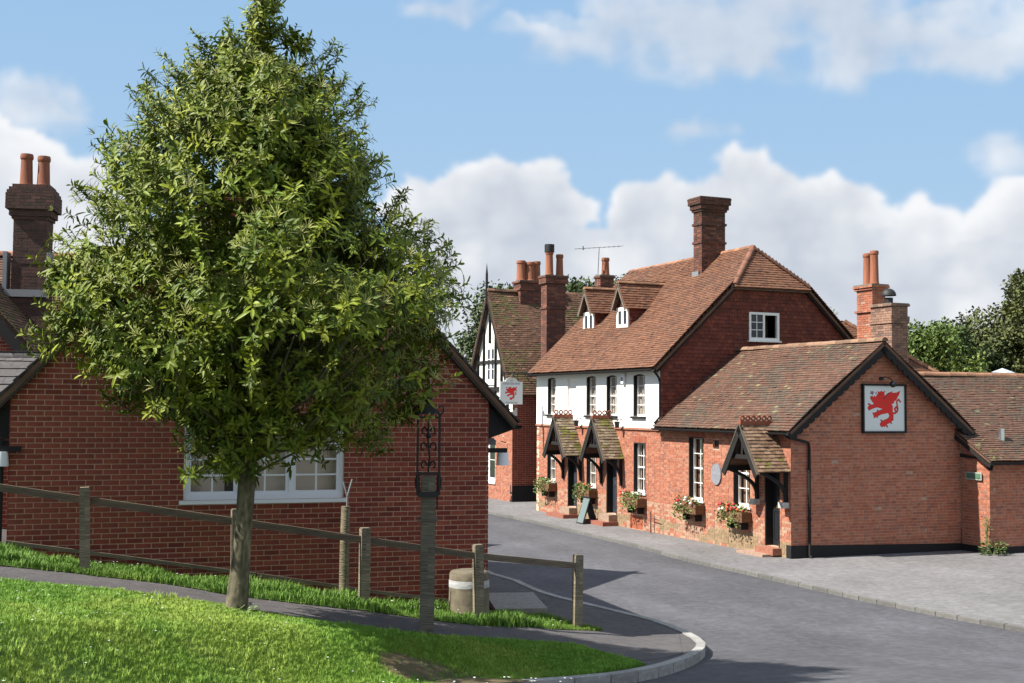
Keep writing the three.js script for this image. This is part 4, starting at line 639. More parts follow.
{
  const w = 1.40, h = 1.26, g = thing('wall_sign', 'square white board with red winged beast on the shaded gable', 'sign', arr3(at(-0.012, 2.87, 3.16)), TH);
  const fr = new MB(), q = 0.05; fr.box(ID, -w / 2, w / 2, 0, q, 0, 0.07).box(ID, -w / 2, w / 2, h - q, h, 0, 0.07).box(ID, -w / 2, -w / 2 + q, q, h - q, 0, 0.07).box(ID, w / 2 - q, w / 2, q, h - q, 0, 0.07); fr.build('frame', M.black, g);
  new MB().box(ID, -w / 2 + q, w / 2 - q, q, h - q, 0, 0.035).build('board', M.white, g);
  const t = boardTex(512, 460, (c) => beast(c, 14, 12, 484, 436)); const m = printed(g, w - 2 * q, h - 2 * q, 0.037, std({ map: t, roughness: 0.6 }), 'painted_face'); m.position.y = q;
  const l = thing('sign_lamp', 'small black lamp on an arm above the white gable board', 'lamp', arr3(at(-0.012, 2.9, 4.44)), TH);
  new MB().tube([V(-0.1, 0.12, 0), V(-0.06, 0.16, 0.12), V(0.02, 0.1, 0.26), V(0.05, -0.02, 0.3)], 0.014).build('arm', M.iron, l); new MB().geo(new THREE.SphereGeometry(0.085, 12, 8), new THREE.Matrix4().makeTranslation(0.05, -0.03, 0.28)).build('lamp_head', M.iron, l, 0.6); new MB().box(ID, -0.15, -0.05, 0.08, 0.16, 0, 0.04).build('bracket', M.iron, l);
}
{ // hanging sign by the far end of the pub
  const w = 0.86, h = 0.94, g = thing('hanging_sign', 'white hanging board with red winged beast and lettering on an iron bracket', 'sign', arr3(at(14.6, -1.2, 3.84)), TH);
  const o = [[-w / 2, 0], [w / 2, 0], [w / 2, h - 0.14], [w * 0.27, h - 0.13], [w * 0.2, h - 0.04], [w * 0.08, h], [-w * 0.08, h], [-w * 0.2, h - 0.04], [-w * 0.27, h - 0.13], [-w / 2, h - 0.14]];
  new MB().geo(shapeGeo(o, [], 0.05)).build('board', M.white, g);
  const t = boardTex(400, 440, (c) => { c.fillStyle = '#3c4450'; c.textAlign = 'center'; c.font = 'bold 26px serif'; c.fillText('THE', 200, 62); c.font = 'bold 46px serif'; c.fillText('GRIFFIN INN', 200, 116, 330); c.font = 'bold 34px serif'; c.fillText('FREE HOUSE', 200, 424, 290); beast(c, 70, 130, 250, 255); c.strokeStyle = '#7a828c'; c.lineWidth = 4; });
  const fm = std({ map: t, roughness: 0.6 }); printed(g, w, h, 0.003, fm, 'painted_face', o); const bk = printed(g, w, h, 0.053, fm, 'painted_back', o); bk.rotation.y = Math.PI;
  const br = new MB(); br.tube([V(0.93, h + 0.16, -0.025), V(-0.4, h + 0.16, -0.025)], 0.02).tube([V(0.93, h - 0.25, -0.025), V(0.7, h - 0.1, -0.025), V(0.5, h + 0.14, -0.025)], 0.014).tube([V(-0.25, h - 0.06, -0.025), V(-0.25, h + 0.16, -0.025)], 0.01).tube([V(0.25, h - 0.06, -0.025), V(0.25, h + 0.16, -0.025)], 0.01); br.build('bracket', M.iron, g); new MB().geo(new THREE.ConeGeometry(0.09, 0.14, 8), new THREE.Matrix4().makeTranslation(0.02, h + 0.1, 0.05)).build('lamp_hood', M.iron, g);
}
// ---- things on the pub front
const flowerCols = [[0.55, 0.02, 0.03], [0.6, 0.05, 0.08], [0.5, 0.03, 0.05], [0.6, 0.12, 0.03], [0.7, 0.62, 0.6]];
function windowBox(u, w, y, label, red) {
  const g = thing('window_box', label, 'window box', arr3(at(u, -0.02, y)), TH, 'flower boxes under the pub windows'); const b = new MB();
  b.box(ID, -0.3, -0.28, 0, 0.26, -w / 2, w / 2).box(ID, -0.28, 0, 0, 0.26, -w / 2, -w / 2 + 0.02).box(ID, -0.28, 0, 0, 0.26, w / 2 - 0.02, w / 2).box(ID, -0.28, 0, 0, 0.03, -w / 2 + 0.02, w / 2 - 0.02).box(ID, -0.02, 0, 0.03, 0.26, -w / 2 + 0.02, w / 2 - 0.02); b.build('box', M.boxWood || (M.boxWood = std({ color: lin(0.26, 0.13, 0.06), roughness: 0.8, map: woodC })), g);
  new MB().box(ID, -0.28, -0.02, 0.2, 0.23, -w / 2 + 0.02, w / 2 - 0.02).build('compost', M.soil, g);
  for (const z of [-w * 0.32, w * 0.32]) new MB().box(ID, -0.22, -0.001, -0.2, -0.002, z - 0.02, z + 0.02).build('bracket', M.blackWood, g);
  const f = new MB(), fl = new MB(); for (let k = 0; k < 460; k++) { const z = -w / 2 - 0.1 + Math.pow(rnd(), 1.5) * (w + 0.08), x = rr(-0.40, -0.03), y0 = rr(0.08, 0.42) - (x < -0.3 ? rr(0.05, 0.3) : 0), c = jit(pick([[0.10, 0.17, 0.035], [0.16, 0.22, 0.05], [0.22, 0.26, 0.08], [0.08, 0.13, 0.04]]), 0.35), p = V(x, y0, z), d = V(rr(-1, 0.3), rr(-0.3, 1), rr(-1, 1)).normalize().multiplyScalar(rr(0.05, 0.09)), s = d.clone().cross(V(rr(-1, 1), 1, rr(-1, 1))).normalize().multiplyScalar(0.03); f.tri(p, p.clone().addScaledVector(d, 0.6).add(s), p.clone().add(d), c); f.tri(p, p.clone().add(d), p.clone().addScaledVector(d, 0.6).sub(s), c); }
  for (let k = 0; k < red; k++) fl.geo(new THREE.IcosahedronGeometry(rr(0.025, 0.05), 0), new THREE.Matrix4().makeTranslation(rr(-0.42, -0.12), rr(0.25, 0.46), -w / 2 - 0.08 + Math.pow(rnd(), 1.3) * w), jit(pick(flowerCols), 0.3));
  const a = f.build('foliage', M.farLeaf, g); a.userData.kind = 'stuff'; if (red) { const c = fl.build('blossom', M.farLeaf, g); c.userData.kind = 'stuff'; }
}
windowBox(4.38, 0.95, 0.84, 'wooden flower box with red geraniums beneath the sash window beside the oval plaque', 16);
windowBox(2.14, 0.95, 0.82, 'wooden flower box with red geraniums next to the black annex door', 20);
windowBox(7.6, 0.9, 0.78, 'flower box with green trailing leaves above the orange cellar hatch', 5);
windowBox(10.78, 0.9, 0.84, 'flower box with yellow green leaves between the two mossy porches', 2);
windowBox(13.8, 0.9, 0.86, 'flower box with bright leaves beyond the two mossy porches', 1);
{
  const p = thing('oval_plaque', 'grey oval plaque on the brick wall between annex windows', 'plaque', arr3(at(3.32, -0.005, 1.98)), TH);
  const e = new THREE.CylinderGeometry(1, 1, 1, 32); e.rotateZ(Math.PI / 2); e.scale(0.035, 0.29, 0.24); new MB().geo(e, new THREE.Matrix4().makeTranslation(-0.0175, 0, 0), [0.30, 0.31, 0.35]).build('oval', M.stone, p, 0.5);
  const b = thing('chalkboard', 'leaning black framed chalkboard with grey face on the footway', 'signboard', arr3(at(9.98, -0.6, 0.075)), TH); b.scale.setScalar(0.8);
  const Fb = Fr([-0.28, 0, -0.3], [0, 0, 1], [0.32, 1, 0]); new MB().box(Fb, 0, 0.6, 0, 1.12, -0.03, 0).build('frame', M.black, b); new MB().box(Fb, 0.05, 0.55, 0.05, 1.06, 0.0005, 0.006).build('face', std({ color: lin(0.13, 0.17, 0.17), roughness: 0.5 }), b); new MB().box(Fr([0.38, 0, 0.3], [0, 0, -1], [-0.32, 1, 0]), 0, 0.6, 0, 1.12, -0.03, 0).build('rear_leg', M.black, b);
  for (const [u, lab] of [[8.62, 'small black wall lantern right of the nearer mossy porch'], [11.45, 'small black wall lantern between the mossy porches']]) { const l = thing('wall_lantern', lab, 'lantern', arr3(at(u, -0.02, 3.25)), TH); new MB().tube([V(0, 0.12, 0), V(-0.12, 0.16, 0), V(-0.2, 0.1, 0)], 0.015).build('arm', M.iron, l); new MB().geo(new THREE.CylinderGeometry(0.09, 0.06, 0.2, 6), new THREE.Matrix4().makeTranslation(-0.2, -0.02, 0)).build('lamp_head', M.iron, l); }
  const r = thing('handrail', 'low rusty iron rail post at the pub wall near the drainpipe', 'rail', arr3(at(6.7, -0.12, 0.07)), TH); new MB().tube([V(0, 0, 0), V(0, 0.62, 0)], 0.02).tube([V(0, 0.45, 0), V(0, 0.42, 0.45)], 0.014).build('rail', std({ color: lin(0.09, 0.04, 0.03), roughness: 0.8 }), r);
  const al = thing('alarm_box', 'small white box high on the white wall under the eaves', 'alarm box', arr3(at(8.5, -0.03, 4.5)), TH); new MB().box(ID, -0.09, 0, 0, 0.3, -0.08, 0.08).build('cover', M.upvc, al); new MB().box(ID, -0.1, -0.0905, 0.08, 0.2, -0.05, 0.05).build('label_plate', M.lead, al);
}
// ---- range at the back of the pub: chimneys and roof showing over the annex
const back = thing('rear_range', 'tiled rear range with two brick chimneys rising behind the pub', 'building', arr3(at(9, 9)), TH);
{
  new MB().box(ID, -1.2, 6, 0, 4.6, -4, 4).build('wall', M.mortarDk, back);
  const half = 2.7, yE = 4.5, yR = 6.75; // ridge along z, hip at the near end
  const ap = V(0.2, yR, -0.5);
  const q = (a, b, c2, wl) => { const t = V(...c2).sub(V(...a)); };
  const s1 = V(2.7, yR - yE, 0), l1 = s1.length(); tiles(back, Fr([-2.5, yE, -4], [0, 0, 1], arr3(s1)), [[0, 0], [6.2, 0], [3.5, l1], [0, l1]], [], { color: roofMain });
  const s2 = V(0, yR - yE, -2.7), l2 = s2.length(); tiles(back, Fr([-2.5, yE, 2.2], [1, 0, 0], arr3(s2)), [[0, 0], [5.4, 0], [2.7, l2]], [], { color: roofMain });
  const s3 = V(-2.7, yR - yE, 0); tiles(back, Fr([2.9, yE, 2.2], [0, 0, -1], arr3(s3)), [[0, 0], [6.2, 0], [6.2, l1], [2.7, l1]], [], { color: roofMain });
  ridgeTiles(back, V(2.9, yE + 0.05, 2.2), V(0.2, yR + 0.05, -0.5), 0.1, [0.3, 0.15, 0.09], { len: 0.16, flare: 1.2 });
  stack(back, 0.2, 0.9, 0.55, 0.8, 5.2, 7.9, { color: pubBrick, profile: [[0.1, -1, 0.1], [0.22, 0.1, 0.06], [0.95, 0.86, 0.06]], pots: [[-0.02, 0.2, 0.15, 1.15], [0.02, -0.2, 0.15, 1.1]] });
  const st2 = stack(back, -1.75, 4.1, 0.62, 0.95, 4.2, 6.95, { color: (s, t, h) => jit(h ? [0.22, 0.14, 0.11] : [0.36, 0.21, 0.15], 0.25), profile: [[0.12, -1, 0.05], [0.5, 0.42, 0.04], [0.62, 0.56, 0.035]], pots: [] });
  new MB().tube([V(-1.72, 6.98, 4.05), V(-1.72, 7.2, 4.05)], 0.13, [1, 1, 1], 12).geo(new THREE.SphereGeometry(0.23, 14, 7, 0, 6.3, 0, 1.57), new THREE.Matrix4().makeTranslation(-1.72, 7.26, 4.05)).build('cowl', M.iron, st2, 0.6);
}
// stack with the aerial behind the dormers
const chimB = thing('rear_chimney', 'squat brick chimney with one pot behind the pub dormers', 'chimney', arr3(at(17.5, 3.98)), TH);
stack(chimB, 0, 0, 0.55, 0.45, 0, 8.85, { color: chimBrick, profile: [[0.1, -1, 0.06], [0.4, 0.1, 0.02]], pots: [[0.05, 0, 0.16, 0.7]] });
{
  const a = thing('tv_aerial', 'thin metal television aerial on a mast above the roofs', 'aerial', arr3(at(17.5, 3.65, 7.85)), TH); const mb = new MB();
  mb.tube([V(0, 0, 0), V(0.1, 2.1, 0)], 0.018).build('mast', M.lead, a); const b = new MB(); b.tube([V(-0.95, 2.02, 0), V(1.0, 2.22, 0.2)], 0.012); for (let k = 0; k < 10; k++) { const t = k / 9, c = V(mix(-0.9, 0.95, t), mix(2.02, 2.21, t), 0.2 * t), l = 0.16 + 0.12 * t; b.tube([c.clone().add(V(0, 0.0, -l)), c.clone().add(V(0, 0.0, l))], 0.006, [1, 1, 1], 5); } b.tube([V(-0.6, 2.0, 0), V(-0.6, 2.15, 0)], 0.03); b.build('array', M.lead, a);
}

// ================================================================= TIMBER FRAMED HOUSE BEYOND
rnd = rngOf(23);
const KP = at(18.83, 0.69);
const timber = thing('timber_house', 'timber framed house with mossy tiled roof and gable to the street', 'building', arr3(KP), TH);
{
  const D = 4.4, EY = 4.35, RY = 8.2, zr = -D / 2;
  const S = Fr([0, 0, -D], [0, 0, 1], [0, 1, 0]); const w = [1.15, 2.7, 0.75, 2.45], w2 = [1.75, 2.65, 4.7, 6.2], w3 = [0.7, 1.7, 3.0, 4.2];
  brickWall(timber, S, [[0, 0], [D, 0], [D, 3.4], [0, 3.4]], [w], { color: pubBrick, bond: 'flemish' });
  windowIn(timber, S, ...w, 1, 2, { lights: 2, casement: 0.05, recess: 0.04, frame: 0.08, sill: 0.09 });
  const rake = (RY - EY) / (D / 2);
  const pl = mesh(shapeGeo([[0, 3.4], [D, 3.4], [D, EY], [D / 2, RY], [0, EY]], [rectH(w2)], 0.2), M.plaster); pl.geometry.applyMatrix4(S); pl.name = 'plaster_panel'; timber.add(pl);
  windowIn(timber, S, ...w2, 1, 3, { lights: 2, casement: 0.05, recess: -0.03, frame: 0.08, sill: 0.08 });
  const P = (s, t, n) => V(s, t, n).applyMatrix4(S);
  const beam = (a, b, c, d, k = 0.14) => new MB().bar(P(a, b, 0.03), P(c, d, 0.03), 0.06, k, [1, 1, 1]).build('timber', M.blackWood, timber);
  beam(0, 3.45, D, 3.45, 0.2); beam(0, 4.45, D, 4.45, 0.18); beam(0.75, 5.55, D - 0.75, 5.55, 0.13); for (let s = 0.3; s < D; s += 0.62) { const top = Math.min(EY + rake * Math.min(s, D - s), RY) - 0.1; if (s > w2[0] - 0.1 && s < w2[1] + 0.1) { beam(s, 3.5, s, 4.4); beam(s, 6.3, s, top); } else { beam(s, 3.5, s, 4.4); beam(s, 4.5, s, top); } }
  brickWall(timber, Fr([0, 0, 0], [1, 0, 0], [0, 1, 0]), [[0, 0.7], [6.2, 0.7], [6.2, EY + 0.1], [0, EY + 0.1]], [], { color: houseBrick, bond: 'flemish', mortar: M.mortarDk });
  new MB().box(ID, 0, 6.2, 0, 0.7, -0.2, 0.015).build('plinth', M.black, timber);
  new MB().geo(shapeGeo([[0, 0], [6.2, 0], [6.2, EY], [0, EY]], [], 0.2), Fr([6.2, 0, -D], [-1, 0, 0], [0, 1, 0])).build('rear_wall', M.mortarDk, timber);
  new MB().geo(shapeGeo([[0, 0], [D, 0], [D, EY], [0, EY]], [], 0.2), Fr([6.2, 0, 0], [0, 0, -1], [0, 1, 0])).build('end_wall', M.mortarDk, timber);
  const xo = -0.22, xe = 6.3, sv = V(0, RY - EY + 0.35, zr - 0.2), sl = sv.length(), xr = 4.6;
  const sag = (s, t) => 0.06 + 0.06 * Math.sin(s * 1.1) * Math.sin(t * 0.9);
  tiles(timber, Fr([xo, EY - 0.15, 0.2], [1, 0, 0], arr3(sv)), [[0, 0], [xe - xo, 0], [xr - xo, sl], [0, sl]], [], { color: roofMoss(2), sag });
  tiles(timber, Fr([xe, EY - 0.15, -D - 0.2], [-1, 0, 0], [0, sv.y, -sv.z]), [[0, 0], [xe - xo, 0], [xe - xo, sl], [xe - xr, sl]], [], { color: roofMoss(4) });
  const hv = V(xr - xe, sv.y, 0), hl = hv.length(); tiles(timber, Fr([xe, EY - 0.15, 0.2], [0, 0, -1], arr3(hv)), [[0, 0], [D + 0.4, 0], [D / 2 + 0.2, hl]], [], { color: roofMoss(7) });
  ridgeTiles(timber, V(xo, RY + 0.26, zr), V(xr, RY + 0.26, zr), 0.12, [0.24, 0.13, 0.08]);
  bargeBoard(timber, Fr([xo, 0, -D], [0, 0, 1], [0, 1, 0]), [[-0.25, EY - 0.3], [D / 2, RY + 0.16], [D + 0.25, EY - 0.3]], 0.15, 0.06, 'barge_board', M.blackWood);
  new MB().tube([V(xo, RY - 0.3, zr), V(xo, RY + 0.9, zr), V(xo, RY + 1.35, zr)], [0.06, 0.05, 0.005], [1, 1, 1], 6).build('finial', M.blackWood, timber);
  stack(timber, 1.62, zr, 1.0, 0.7, 7.6, 8.85, { color: chimBrick, profile: [[0.12, -1, 0.06], [0.4, 0.3, 0.05]], pots: [[-0.32, 0, 0.2, 0.85], [0.05, 0.05, 0.22, 0.8], [0.36, 0, 0.19, 0.85]] });
  const lk = new MB().tube([V(-0.05, 2.35, 0.1 - 0.6), V(-0.25, 2.4, -0.5)], 0.02).build('lamp_arm', M.redWood, timber);
}
const tall = thing('tall_chimney', 'tall narrow brick chimney with two pots between the pub and timber house', 'chimney', arr3(at(17.7, 1.88)), TH);
stack(tall, 0, 0, 0.8, 0.5, 0, 8.75, { color: chimBrick, profile: [[0.08, -1, 0.1], [0.3, 0.08, 0.07], [1.3, 1.22, 0.04]], pots: [[-0.2, 0.05, 0.16, 0.95], [0.26, 0, 0.15, 0.85]] });
new MB().tube([V(-0.2, 9.7, 0.05), V(-0.2, 10.0, 0.05)], 0.19, [1, 1, 1], 12).build('cowl', M.iron, tall, 0.6);

// ================================================================= LEFT BRICK HOUSE
rnd = rngOf(31);
const HT = 18.5 * Math.PI / 180, HP = V(-6.943, 0, -17.333), HX = V(Math.cos(HT), 0, -Math.sin(HT)), HZ = V(Math.sin(HT), 0, Math.cos(HT));
const house = thing('brick_house', 'dark red brick house with white casement window behind the tree', 'building', arr3(HP), HT);
{
  const W = 6.95, EY = 3.92, SLP = 1.07, RY = EY + W / 2 * SLP, G = Fr([0, 0, 0], [1, 0, 0], [0, 1, 0]); const win = [2.35, 4.68, 2.4, 3.55];
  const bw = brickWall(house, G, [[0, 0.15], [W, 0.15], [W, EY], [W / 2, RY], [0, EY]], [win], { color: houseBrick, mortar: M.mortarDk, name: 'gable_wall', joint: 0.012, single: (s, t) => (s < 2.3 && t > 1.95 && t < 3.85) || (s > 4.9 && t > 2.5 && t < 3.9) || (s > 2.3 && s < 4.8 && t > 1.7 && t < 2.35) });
  // the bricks that show largest are single pieces
  const vari = [0, 1, 2, 3, 4, 5].map((k) => { const b = new MB(); b.box(ID, 0, 0.215, 0, 0.0645, -0.02, 0, houseBrick(), 'b'); return b.geometry(); });
  bw.single.sort((a, b) => a[0] - b[0]); let extra = new MB();
  bw.single.forEach(([s, t, z], i) => { if (i < 298) { const m = mesh(vari[Math.floor(rnd() * 6)], M.brick); m.name = 'brick'; m.position.set(s, t, z); bw.body.add(m); } else extra.box(ID, s, s + 0.215, t, t + 0.0645, -0.02, z, houseBrick(), 'b'); });
  const eb = extra.build('bricks', M.brick, house); eb.userData.kind = 'stuff';
  // brick-on-edge line and edging board along the foot
  const wn = windowIn(house, G, ...win, 2, 4, { lights: 3, recess: 0.04, frame: 0.06, casement: 0.045, bar: 0.024, mat: M.upvc, sill: 0.055, eachPane: true, thinPane: true, glass: M.clear });
  const cu = new MB(); for (const [a, b] of [[2.38, 2.95], [3.35, 4.66]]) { let x = a; while (x < b) { const n = Math.min(b, x + 0.07); cu.quad(V(x, 2.4, -0.24 + ((x * 14) % 1 > 0.5 ? 0.03 : 0)), V(n, 2.4, -0.24 + ((n * 14) % 1 > 0.5 ? 0.03 : 0)), V(n, 3.55, -0.24 + ((n * 14) % 1 > 0.5 ? 0.03 : 0)), V(x, 3.55, -0.24 + ((x * 14) % 1 > 0.5 ? 0.03 : 0)), [1, 1, 1]); x = n; } } cu.build('curtain', M.curtain, wn);
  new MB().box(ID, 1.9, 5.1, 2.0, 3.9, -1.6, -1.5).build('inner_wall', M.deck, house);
  // side walls and rear
  const DP = 5.0; new MB().box(ID, W - 0.25, W - 0.008, 0, EY, -DP, -0.26).build('side_wall', M.mortarDk, house); new MB().box(ID, 0.008, 0.25, 0, EY, -DP, -0.26).build('side_wall', M.mortarDk, house); new MB().box(ID, 0.25, W - 0.25, 0, EY, -DP, -DP + 0.2).build('rear_wall', M.mortarDk, house);
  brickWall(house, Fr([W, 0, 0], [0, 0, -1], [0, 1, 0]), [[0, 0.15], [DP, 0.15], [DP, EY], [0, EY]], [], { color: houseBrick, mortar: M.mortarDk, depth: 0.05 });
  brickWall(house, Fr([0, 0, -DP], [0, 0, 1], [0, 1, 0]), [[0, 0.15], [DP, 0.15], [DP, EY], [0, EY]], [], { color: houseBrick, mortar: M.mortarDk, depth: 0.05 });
  // roof: gable in front, hipped at the back
  const ov = 0.43, c = 1 / Math.hypot(1, SLP), si = SLP * c, len = (W / 2 + ov) / c, base = EY - ov * SLP + 0.07, fr = 0.12; const tcol = () => jit(pick([[0.075, 0.062, 0.058], [0.06, 0.05, 0.048], [0.09, 0.07, 0.062]]), 0.2);
  const zb = DP + 0.3, hipRun = 3.2;
  tiles(house, Fr([-ov, base, -zb], [0, 0, 1], [c, si, 0]), [[0, 0], [zb + fr, 0], [zb + fr, len], [hipRun, len]], [], { color: tcol, gauge: 0.25, w: 0.3, th: 0.025 });
  tiles(house, Fr([W + ov, base, fr], [0, 0, -1], [-c, si, 0]), [[0, 0], [zb + fr, 0], [zb + fr - hipRun, len], [0, len]], [], { color: tcol, gauge: 0.25, w: 0.3, th: 0.025 });
  const hv = V(0, RY - base, hipRun), hl = hv.length(); tiles(house, Fr([W + ov, base, -zb], [-1, 0, 0], arr3(hv)), [[0, 0], [W + 2 * ov, 0], [W / 2 + ov, hl]], [], { color: tcol, gauge: 0.25, w: 0.3, th: 0.025 });
  ridgeTiles(house, V(W / 2, RY + 0.1, fr), V(W / 2, RY + 0.1, -zb + hipRun), 0.12, [0.08, 0.06, 0.055], { len: 0.42 });
  const GB = Fr([0, 0, fr - 0.01], [1, 0, 0], [0, 1, 0]); bargeBoard(house, GB, [[-ov - 0.02, base - 0.02], [W / 2, RY + 0.05], [W + ov + 0.02, base - 0.02]], 0.10, 0.12, 'barge_board', M.bargeGrey = std({ color: lin(0.085, 0.075, 0.062), roughness: 0.9, map: woodC }));
  // black boarded eaves boxes
  for (const [a, b, ya, yb] of [[W + 0.002, W + ov, base - 0.2, base - 0.02], [-ov, -0.002, base - 0.2, base - 0.02]]) { const left = a < 0; const o = left ? [[a, ya + 0.16], [a, ya + 0.1], [b, ya - 0.05], [b, EY - 0.14]] : [[a, ya - 0.05], [b, ya + 0.1], [b, ya + 0.16], [a, EY - 0.14]]; new MB().geo(shapeGeo(o, [], 0.9), Fr([0, 0, fr - 0.14], [1, 0, 0], [0, 1, 0])).build('eaves_box', M.black, house); }
  gutter(house, V(W + ov + 0.06, base - 0.05, 0.02), V(W + ov + 0.06, base - 0.05, -zb)); gutter(house, V(-ov - 0.06, base - 0.05, 0.02), V(-ov - 0.06, base - 0.05, -zb));
  const gm = new MB(); gm.box(ID, W + 0.01, W + 0.36, base - 0.37, base - 0.29, -1.4, -0.75, [1, 1, 1]); gm.box(ID, W + 0.01, W + 0.33, base - 0.30, base - 0.26, -1.4, -0.74, [1, 1, 1]); gm.build('gutter_board', M.lead, house);
  new MB().tube([V(-0.1, 3.3, -0.03), V(-0.1, 1.6, -0.03)], 0.04, [1, 1, 1], 10).build('downpipe', M.black, house, 0.5);
  // cross wing behind, gable to the street
  const X0 = 0.8, X1 = W - 0.3, zc = -7.9, hw = 2.55, e2 = 4.0, r2 = 6.7; new MB().box(ID, X0, X1, 0, e2, zc - hw, zc + hw).build('cross_wing_wall', M.mortarDk, house);
  for (const x of [X1]) new MB().geo(shapeGeo([[-hw, e2], [hw, e2], [0, r2]], [], 0.2), Fr([x, 0, zc], [0, 0, -1], [0, 1, 0])).build('cross_wing_gable', M.mortarDk, house);
  for (const sd of [-1, 1]) { const v = V(0, r2 - e2 + 0.2, -sd * (hw + 0.2)), l = v.length(); tiles(house, Fr([sd > 0 ? X0 : X1 + 0.25, e2 - 0.2, zc + sd * (hw + 0.2)], [sd, 0, 0], arr3(v)), [[0, 0], [X1 - X0 + 0.25, 0], [X1 - X0 + 0.25, l], [0, l]], [], { color: tcol, gauge: 0.25, w: 0.3, th: 0.025 }); }
}
{ // lamps on the corners of the house
  const mk = (x, y, lab) => { const p = HP.clone().addScaledVector(HX, x).addScaledVector(HZ, x > 3 ? -0.12 : 0.08).setY(y); const l = thing('wall_lamp', lab, 'lamp', arr3(p), HT); new MB().box(ID, -0.16, 0.16, 0.0, 0.07, -0.05, 0.05).build('bracket', M.black, l); new MB().tube([V(x > 3 ? 0.1 : -0.09, 0.0, 0), V(x > 3 ? 0.1 : -0.09, -0.2, 0)], [0.085, 0.1], [1, 1, 1], 14).build('shade', M.lampWhite, l, 0.5); };
  mk(7.12, 3.06, 'white lamp under the eaves at the street corner of the dark brick house'); mk(0.0, 3.12, 'white lamp beside the black rain pipe of the dark brick house');
  const eb = thing('edging_board', 'long weathered board along the foot of the dark brick wall', 'edging', arr3(HP), HT); let prev = null;
  for (let k = 0; k < 4; k++) { const a = 0.0 + k * 1.7, b = a + 1.68; const f = (x) => { const p = HP.clone().addScaledVector(HX, x).addScaledVector(HZ, 0.16); return landY(p.x, p.z); }; new MB().bar(V(a, f(a) + 0.17, 0.16), V(b, f(b) + 0.17, 0.16), 0.04, 0.05, jit([0.34, 0.27, 0.2], 0.25)).build('board', M.oak, eb); }
}
// ---- low garage roof left of the house, and the older house with tall chimney behind it
{
  const g = thing('garage', 'low building with grey concrete tiled roof left of the dark brick house', 'building', [-13.2, 0, -21.2], 0.12); const tc = () => jit([0.115, 0.105, 0.105], 0.2);
  brickWall(g, Fr([0, 0, 0], [1, 0, 0], [0, 1, 0]), [[0, 0.8], [5.8, 0.8], [5.8, 3.3], [0, 3.3]], [[2.2, 3.4, 2.05, 3.0]], { color: houseBrick, mortar: M.mortarDk });
  windowIn(g, Fr([0, 0, 0], [1, 0, 0], [0, 1, 0]), 2.2, 3.4, 2.05, 3.0, 1, 1, { lights: 2, casement: 0.05, recess: 0.05, frame: 0.06, mat: M.upvc, sill: 0.08 });
  const v = V(0, 1.45, -2.2), l = v.length(); tiles(g, Fr([-0.2, 3.2, 0.4], [1, 0, 0], arr3(v)), [[0, 0], [6.9, 0], [6.9, l], [0, l]], [], { color: tc, gauge: 0.27, w: 0.31, th: 0.028 });
  const v2 = V(0, 1.45, 2.2); tiles(g, Fr([6.7, 3.2, -4.0], [-1, 0, 0], arr3(v2)), [[0, 0], [6.9, 0], [6.9, l], [0, l]], [], { color: tc, gauge: 0.27, w: 0.31, th: 0.028 });
  ridgeTiles(g, V(-0.2, 4.68, -1.8), V(6.7, 4.68, -1.8), 0.12, [0.12, 0.11, 0.11], { len: 0.42 });
  new MB().box(ID, 0, 5.8, 3.05, 3.2, 0.02, 0.36).build('fascia', M.black, g);
}
